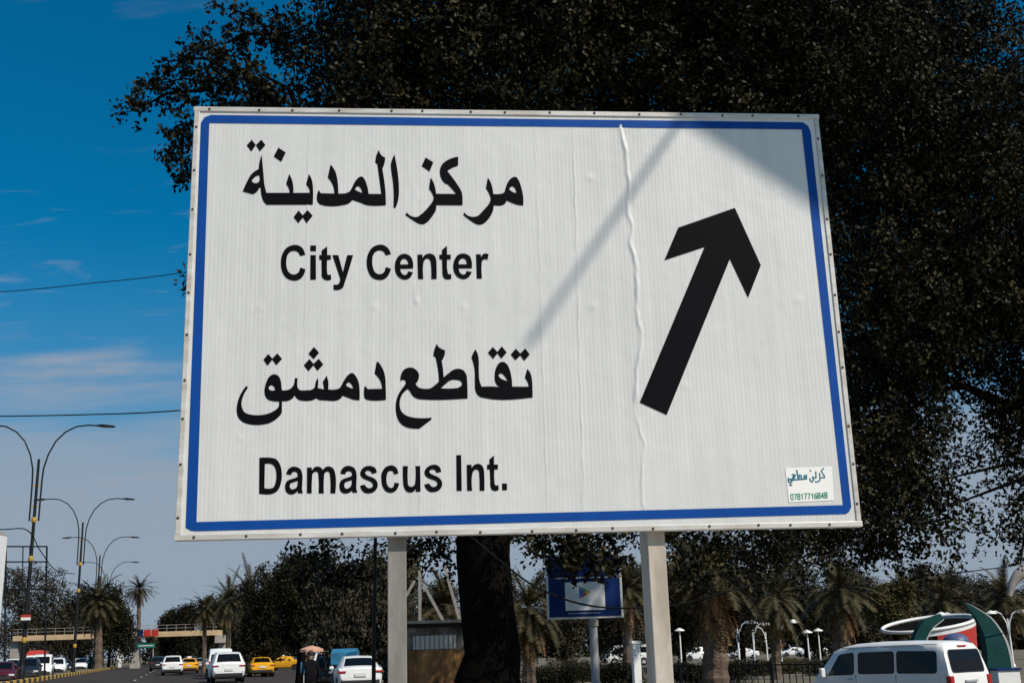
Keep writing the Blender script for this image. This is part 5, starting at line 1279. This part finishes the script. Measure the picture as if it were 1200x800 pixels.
MB().box(((q0.x + q1.x) / 2, 0, (q0.z + q1.z) / 2), (q1.x - q0.x, .05, q1.z - q0.z)).build('panel', M['tarp_blue'], bs_)
MB().tube([((q0.x + q1.x) / 2, .03, 0), ((q0.x + q1.x) / 2, .03, q0.z)], .025, 6).build('stem', M['grey_pole'], bs_)

def person(label, loc, rz, H=1.74):
    t = thing('person', label, 'person', loc, rz)
    J = {'pel': (0, 0, .95), 'spi': (0, .02, 1.15), 'che': (0, .01, 1.36), 'nk': (0, 0, 1.50), 'hb': (0, -.015, 1.58), 'ht': (0, -.02, 1.68)}
    E = [('pel', 'spi', .15), ('spi', 'che', .165), ('che', 'nk', .06), ('nk', 'hb', .075), ('hb', 'ht', .085)]
    vs_ = [J['pel']]; rad = [(.155, .11)]; ed = []; idx_ = {'pel': 0}
    def addv(k, co, r_): idx_[k] = len(vs_); vs_.append(co); rad.append(r_)
    addv('spi', J['spi'], (.15, .105)); addv('che', J['che'], (.185, .115)); addv('nk', J['nk'], (.055, .055)); addv('hb', J['hb'], (.075, .085)); addv('ht', (0, -.01, 1.70), (.07, .08))
    for a, b_ in (('pel', 'spi'), ('spi', 'che'), ('che', 'nk'), ('nk', 'hb'), ('hb', 'ht')): ed.append((idx_[a], idx_[b_]))
    for s in (-1, 1):
        for k, co, r_ in (('sh', (s * .19, 0, 1.42), .062), ('el', (s * .25, .04, 1.14), .045), ('wr', (s * .23, -.08, .90), .032), ('hd', (s * .22, -.11, .82), .038)): addv(k + str(s), co, (r_, r_))
        ed += [(idx_['che'], idx_['sh%d' % s]), (idx_['sh%d' % s], idx_['el%d' % s]), (idx_['el%d' % s], idx_['wr%d' % s]), (idx_['wr%d' % s], idx_['hd%d' % s])]
        fy = -.16 * s
        for k, co, r_ in (('hip', (s * .10, 0, .86), .095), ('kn', (s * .11, fy * .5 - .02, .48), .062), ('an', (s * .11, fy, .09), .042), ('to', (s * .12, fy - .17, .04), .04)): addv(k + str(s), co, (r_, r_))
        ed += [(idx_['pel'], idx_['hip%d' % s]), (idx_['hip%d' % s], idx_['kn%d' % s]), (idx_['kn%d' % s], idx_['an%d' % s]), (idx_['an%d' % s], idx_['to%d' % s])]
    me = bpy.data.meshes.new('body'); me.from_pydata(vs_, ed, [])
    o = link('body', me, t)
    o.modifiers.new('skin', 'SKIN'); 
    for v_, r_ in zip(me.skin_vertices[0].data, rad): v_.radius = r_
    me.skin_vertices[0].data[0].use_root = True
    o.modifiers.new('sub', 'SUBSURF').levels = 2
    o.modifiers['sub'].render_levels = 2
    m = bpy.data.materials.new('clothed_body'); m.use_nodes = True
    n, l = m.node_tree.nodes, m.node_tree.links
    tc_ = n.new('ShaderNodeTexCoord'); sx = n.new('ShaderNodeSeparateXYZ'); l.new(tc_.outputs['Object'], sx.inputs[0])
    r_ = n.new('ShaderNodeValToRGB'); r_.color_ramp.interpolation = 'CONSTANT'
    e = r_.color_ramp.elements; e[0].position = 0; e[0].color = (.02, .018, .018, 1); e[1].position = .885; e[1].color = (.30, .16, .10, 1)
    a = e.new(.03); a.color = (.010, .010, .012, 1); a2 = e.new(.48); a2.color = (.006, .006, .008, 1)
    ml = n.new('ShaderNodeMath'); ml.operation = 'DIVIDE'; ml.inputs[1].default_value = 1.72; l.new(sx.outputs['Z'], ml.inputs[0]); l.new(ml.outputs[0], r_.inputs[0])
    l.new(r_.outputs[0], n['Principled BSDF'].inputs['Base Color']); n['Principled BSDF'].inputs['Roughness'].default_value = .9; n['Principled BSDF'].inputs['Specular IOR Level'].default_value = .08
    me.materials.append(m); me.shade_smooth()
    hr = MB().lathe([(.084, 1.66), (.092, 1.70), (.085, 1.745), (.05, 1.775), (.01, 1.785)], 14, (0, .012, 0))
    hr.build('hair', mat('hair', (.015, .012, .010), .7), t, smooth=60)
    b = MB()
    for s in (-1, 1): b.box((s * .032, -.095, 1.655), (.022, .012, .01))
    b.build('eyes', M['black_paint'], t)
    MB().box((0, -.108, 1.625), (.026, .03, .05)).build('nose', mat('skin', (.30, .16, .10), .6), t)
    return t
pp_ = foot(364, 37); pp_.z -= .12
person('person in dark jacket and trousers walking beside the parked cars', pp_, R(200))

# ------------------------------------------------------------------ park: lamps, fence, hedge, plinth, sculptures
def park_lamp(label, px, Y, hpx, arms):
    p = foot(px, Y); H = at(px, hpx, Y).z - p.z
    t = thing('park_lamp', label, 'park lamp', p, R(px * 7 % 60 - 30), 'white curved park lamps')
    MB().tube([(0, 0, 0), (0, 0, H * .85)], [.07, .05], 8).build('post', M['white'], t, smooth=50)
    MB().lathe([(.14, 0), (.14, .1), (.08, .2)], 8).build('base', M['white'], t)
    for s in arms:
        a = MB().tube([(0, 0, H * .5), (s * .10, 0, H * .78), (s * .35, 0, H * .93), (s * .7, 0, H * .985), (s * .95, 0, H * .96)], .045, 7).build('arm', M['white'], t, smooth=60)
        MB().lathe([(.05, .16), (.36, .0), (.38, -.05), (.30, -.07)], 12, (s * .98, 0, H * .955)).build('lamp_cap', M['white'], t, smooth=50)
    if len(arms) == 0:
        MB().lathe([(.05, .2), (.38, .04), (.40, -.02), (.25, -.06)], 12, (0, 0, H * .86)).build('lamp_cap', M['white'], t, smooth=50)
PL = [(739, 90, 732, (), 'park lamp seen left of the right sign post'), (798, 90, 731, (), 'park lamp just right of the right sign post'), (866, 74, 727, (-1, 1), 'twin armed park lamp left of the slim palm'), (884, 82, 729, (1,), 'curved park lamp in the cluster beside the slim palm'), (915, 70, 726, (1,), 'curved park lamp right of the slim palm'), (948, 88, 734, (), 'park lamp above the parked white suv'), (961, 96, 732, (), 'park lamp right of the parked white suv'), (1133, 60, 716, (-1,), 'park lamp behind the tilted ring'), (1186, 78, 714, (-1, 1), 'park lamp at the right edge beside the big horn'), (899, 100, 733, (-1,), 'farthest curved park lamp behind the slim palm')]
for px, Y, hp, arms, lab in PL: park_lamp(lab, px, Y, hp, arms)

fa, fc = foot(795, 46), foot(962, 41)
fn = thing('park_fence', 'low black metal park fence left of the minibus', 'fence', fa, math.atan2(fc.y - fa.y, fc.x - fa.x))
fl = (fc - fa).length
for z in (.22, .92): MB().box((fl / 2, 0, z), (fl, .04, .05)).build('rail', M['black_paint'], fn)
for i in range(int(fl / .28)):
    MB().box((i * .28 + .1, .003, .52), (.028, .028, 1.04)).build('picket', M['black_paint'], fn)
for i in range(int(fl / 2.2) + 1): MB().box((i * 2.2, -.003, .58), (.07, .07, 1.16)).build('post', M['black_paint'], fn)

def shrub(label, px, Y, w, h, m, seed, grp='clipped shrubs in the park'):
    rs = np.random.RandomState(seed)
    p = foot(px, Y)
    t = thing('shrub', label, 'shrub', p, 0, grp)
    lob = [((0, 0, h * .5), (w * .9, w * .5, h * .52))] + [((rs.uniform(-.7, .7) * w, rs.uniform(-.3, .3) * w, h * rs.uniform(.35, .8)), (w * .4, w * .35, h * .35)) for _ in range(4)]
    P = lobe_points(lob, 1500 / (w * w * h * 3 + 1), rs, gap=.1, gscale=2)
    P[:, 2] = np.abs(P[:, 2])
    C, tn, ax = twig_leaves(P, 9, .16, rs)
    link('foliage', leaf_mesh('foliage', C, .10, .5, m, rs, tn), t)
    b = MB()
    for k in range(5):
        a = k * 1.25; b.tube([(0, 0, -.05), (math.cos(a) * w * .4, math.sin(a) * w * .25, h * .7)], [.03, .012], 5)
    b.build('stems', M['bark'], t)
for i, (px, Y, w, h, mm, lab) in enumerate(((812, 52, 1.6, 1.25, 'dark_leaf', 'dark clipped shrub right of the right sign post'), (850, 54, 1.9, 1.4, 'dark_leaf', 'dark clipped shrub under the skirted palm'), (788, 62, 1.6, 1.1, 'dark_leaf', 'low shrub half hidden by the right sign post'), (882, 66, 1.8, 1.2, 'grey_leaf', 'brownish shrub left of the slim palm'), (925, 70, 2.2, 1.2, 'olive_leaf', 'orange brown shrub right of the slim palm'), (965, 64, 1.7, 1.2, 'grey_leaf', 'brown shrub left of the minibus mirror'), (640, 50, 1.7, 1.2, 'dark_leaf', 'dark shrub left of the grey board pole'), (720, 52, 1.5, 1.3, 'dark_leaf', 'dark shrub right of the grey board pole'), (668, 60, 2.0, 1.6, 'grey_leaf', 'brown shrub behind the grey board pole'))):
    shrub(lab, px, Y, w, h * .68, M[mm], 300 + i)

p = foot(745, 42)
pl_ = thing('stone_plinth', 'white stone pillar left of the right sign post', 'pillar', p, R(12))
zz = at(745, 754, 42).z - p.z
o_ = MB().box((0, 0, zz / 2), (.28, .28, zz)).build('shaft', M['white'], pl_); bevel(o_, .03)
o_ = MB().box((0, 0, zz + .05), (.36, .36, .1)).build('cap', M['white'], pl_); bevel(o_, .02)
o_ = MB().box((0, 0, .1), (.4, .4, .2)).build('base', M['white'], pl_); bevel(o_, .02)

# horn shaped sculptures
def horn(label, path, widths, Y, depth, grp='green horn sculptures'):
    p = foot(path[0][0], Y)
    t = thing('horn_sculpture', label, 'sculpture', p, 0, grp)
    P = [at(px, py, Y) - p for px, py in path]; P[0].z = min(P[0].z, -.05)
    Q, Wd = [], []
    for i in range(len(P) - 1):
        p0, p1, p2, p3 = P[max(i - 1, 0)], P[i], P[i + 1], P[min(i + 2, len(P) - 1)]
        for k in range(6):
            u = k / 6
            Q.append(.5 * ((2 * p1) + (p2 - p0) * u + (2 * p0 - 5 * p1 + 4 * p2 - p3) * u * u + (3 * p1 - p0 - 3 * p2 + p3) * u ** 3)); Wd.append(widths[i] + (widths[i + 1] - widths[i]) * u)
    Q.append(P[-1]); Wd.append(widths[-1])
    def strip(off0, off1, dep, nm, mm):
        b = MB()
        for i, (q_, w) in enumerate(zip(Q, Wd)):
            tn = (Q[min(i + 1, len(Q) - 1)] - Q[max(i - 1, 0)]); tn.y = 0; tn.normalize()
            nr = Vector((tn.z, 0, -tn.x))
            for off in (off0, off1):
                for y in (-dep, dep):
                    b.v.append(tuple(q_ + nr * w * off + Vector((0, y * (w / max(Wd)), 0))))
        for i in range(len(Q) - 1):
            a, c = i * 4, i * 4 + 4
            b.f += [(a, a + 1, c + 1, c), (a + 2, c + 2, c + 3, a + 3), (a, c, c + 2, a + 2), (a + 1, a + 3, c + 3, c + 1)]
        b.f += [(0, 2, 3, 1), (len(b.v) - 4, len(b.v) - 3, len(b.v) - 1, len(b.v) - 2)]
        b.build(nm, mm, t, smooth=45)
    strip(-.5, .44, depth, 'horn', M['green_paint'])
    strip(.45, .55, depth * 1.06, 'pale_edge', M['grey_pole'])
horn('tall green horn sculpture curving left behind the minibus', [(1165, 806), (1168, 780), (1164, 752), (1153, 728), (1131, 706)], [.88, .86, .72, .48, .03], 42, .30)
horn('shorter green horn sculpture bending right above the minibus roof', [(1076, 800), (1074, 768), (1076, 750), (1085, 733), (1103, 722)], [.50, .50, .44, .40, .22], 44, .26)

# tilted ring bowl
RY = 50.0
p = foot(1090, RY)
rb = thing('tilted_ring', 'tilted red and white ring structure behind the horns', 'sculpture', p, 0)
cL, cR = at(1036, 739, RY) - p, at(1140, 722, RY) - p
cc = (cL + cR) / 2; ra = (cR - cL).length / 2; rv = ra * .85
slope = (cR.z - cL.z) / (cR.x - cL.x)
def rpt(a, k=1.0, dz=0.0):
    x = math.cos(a) * ra * k; y = math.sin(a) * rv * k
    return cc + Vector((x, y, x * slope + y * .14 + dz))
N = 40
b = MB(); b.tube([rpt(2 * math.pi * i / N) for i in range(N + 1)], .075, 8, cap=False); b.build('rim', M['white'], rb, smooth=60)
def band(k0, d0, k1, d1, nm, mm, a0=0, a1=2 * math.pi):
    b = MB()
    for i in range(N + 1):
        a = a0 + (a1 - a0) * i / N
        b.v += [tuple(rpt(a, k0, d0)), tuple(rpt(a, k1, d1)), tuple(rpt(a, k0 - .02, d0)), tuple(rpt(a, k1 - .02, d1))]
    for i in range(N):
        q_ = i * 4; b.f += [(q_, q_ + 4, q_ + 5, q_ + 1), (q_ + 2, q_ + 3, q_ + 7, q_ + 6), (q_ + 1, q_ + 5, q_ + 7, q_ + 3), (q_, q_ + 2, q_ + 6, q_ + 4)]
    b.build(nm, mm, rb)
band(1.0, -.05, .99, -.24, 'white_band', M['white'], -2.0, 1.1)
band(.99, -.241, .95, -1.3, 'red_wall', M['red'], -1.7, 1.1)
b = MB(); b.v = [tuple(rpt(2 * math.pi * i / N, .965, -.10)) for i in range(N)]; b.f = [tuple(range(N))]; b.build('floor', M['bark'], rb)
for a in (.3, 1.6, 2.9, 4.2, 5.4):
    q_ = rpt(a, .8, -.9); MB().tube([(q_.x, q_.y, 0), tuple(q_)], .12, 8).build('support', M['grey_pole'], rb)
p = foot(1122, 46)
dm = thing('blue_dome', 'small blue dome shelter showing above the minibus roof', 'shelter', p, 0)
zt_ = at(1122, 741, 46).z - p.z; rr = (at(1137, 748, 46).x - at(1107, 748, 46).x) / 2
MB().lathe([(rr, 0), (rr, zt_ - rr * .7)] + [(rr * math.cos(k * .26), zt_ - rr * .7 + rr * .7 * math.sin(k * .26)) for k in range(1, 6)] + [(.02, zt_)], 18).build('shell', mat('dome_blue', (.07, .10, .20), .5, var=.2), dm, smooth=50)
# beige arch at the right edge
p = foot(1182, 38)
ba = thing('beige_arch', 'beige curved arch entering at the right edge', 'arch', p, 0)
P = [at(*q_, 38) - p for q_ in ((1183, 698), (1186, 684), (1193, 674), (1204, 666), (1224, 658), (1260, 656), (1300, 680), (1310, 760))]
P[-1].z = 0
MB().tube(P, [.08, .13, .18, .24, .28, .30, .32, .36], 10).build('arch_beam', M['concrete'], ba, smooth=60)
p = foot(1168, 40)
wk = thing('ticket_box', 'low white box at the foot of the tall horn', 'box', p, R(5))
o_ = MB().box((0, -.4, .42), (.75, .5, .84)).build('box_body', M['white'], wk); bevel(o_, .02)
MB().box((0, -.4, .87), (.85, .6, .06)).build('lid', M['sign_blue'], wk)

# ------------------------------------------------------------------ unseen billboard added to shade the sign's corner and streak its face
dS = Vector((math.cos(SYAW), math.sin(SYAW), 0)); nS = Vector((math.sin(SYAW), -math.cos(SYAW), 0))
def sgn(u, v): return SBL + dS * u + Vector((0, 0, v))
LD = 9.5
eA = sgn(3.50, 2.755) + SUN * LD                     # the lower edge of the panel passes over these two points
eB = sgn(4.146, 2.27) + SUN * LD
sd, sn, szz = SUN.dot(dS), SUN.dot(nS), SUN.z
du_, dv_ = 4.146 - 3.50, 2.27 - 2.755
bb_ = -dv_ / (szz / sn); aa_ = du_ + bb_ * sd / sn
wdir = (dS * aa_ + nS * bb_).normalized()
bot = eA - wdir * .35
WB = 5.0
nB = Vector((wdir.y, -wdir.x, 0))
root = Vector((bot.x + wdir.x * WB * .62, bot.y + wdir.y * WB * .62, 0)); root.z = gz(root.x)
bbd = thing('shade_billboard', 'added single-post billboard, unseen at right, that shades the sign corner', 'billboard', root, math.atan2(wdir.y, wdir.x))
lx = -WB * .62; zbt = bot.z - root.z
MB().box((lx + WB / 2, 0, zbt + 1.1), (WB, .25, 2.2)).build('panel', M['white'], bbd)
MB().tube([(0, .3, -.2), (0, .3, zbt + 2.0)], [.32, .22], 14).build('mast', M['grey_pole'], bbd, smooth=60)
ar = sgn(3.30, 2.88) + SUN * LD - root
rm = Matrix.Rotation(-bbd.rotation_euler.z, 3, 'Z')
a0_, a1_ = rm @ ar, rm @ (ar + nS * 1.28)
MB().bar(a0_, a1_, .030).build('shade_arm', M['grey_pole'], bbd)  # unseen arm added to cast the diagonal streak on the sign
o_ = MB().box(a1_, (.05, .09, .05)).build('shade_arm_tip', M['grey_pole'], bbd); bevel(o_, .02)  # end block of the added arm, gives no light
MB().bar(a0_ + Vector((0, 0, .02)), a0_ + Vector((.25, .1, .5)), .06).build('shade_arm_bracket', M['grey_pole'], bbd)
# far wood that closes the view
rs = np.random.RandomState(77)
C = []
for px in np.arange(176, 1290, 3.2):
    Y = 300 + rs.uniform(-25, 25)
    top_ = 742 if px < 330 else 722 - 8 * math.sin(px * .021) - 6 * math.sin(px * .057)
    tpz = at(px, top_ + rs.uniform(-4, 6), Y); bt = foot(px, Y)
    n = 130
    q_ = np.stack([bt.x + rs.normal(0, 1.6, n), Y + rs.normal(0, 3, n), bt.z + (tpz.z - bt.z) * rs.uniform(0, 1, n) ** .8], -1)
    C.append(q_)
C = np.concatenate(C)
dw = link('distant_trees', leaf_mesh('distant_trees', C, 1.15, .7, M['dark_leaf'], rs))
tag(dw, 'dark band of distant trees along the horizon', 'trees', kind='stuff')
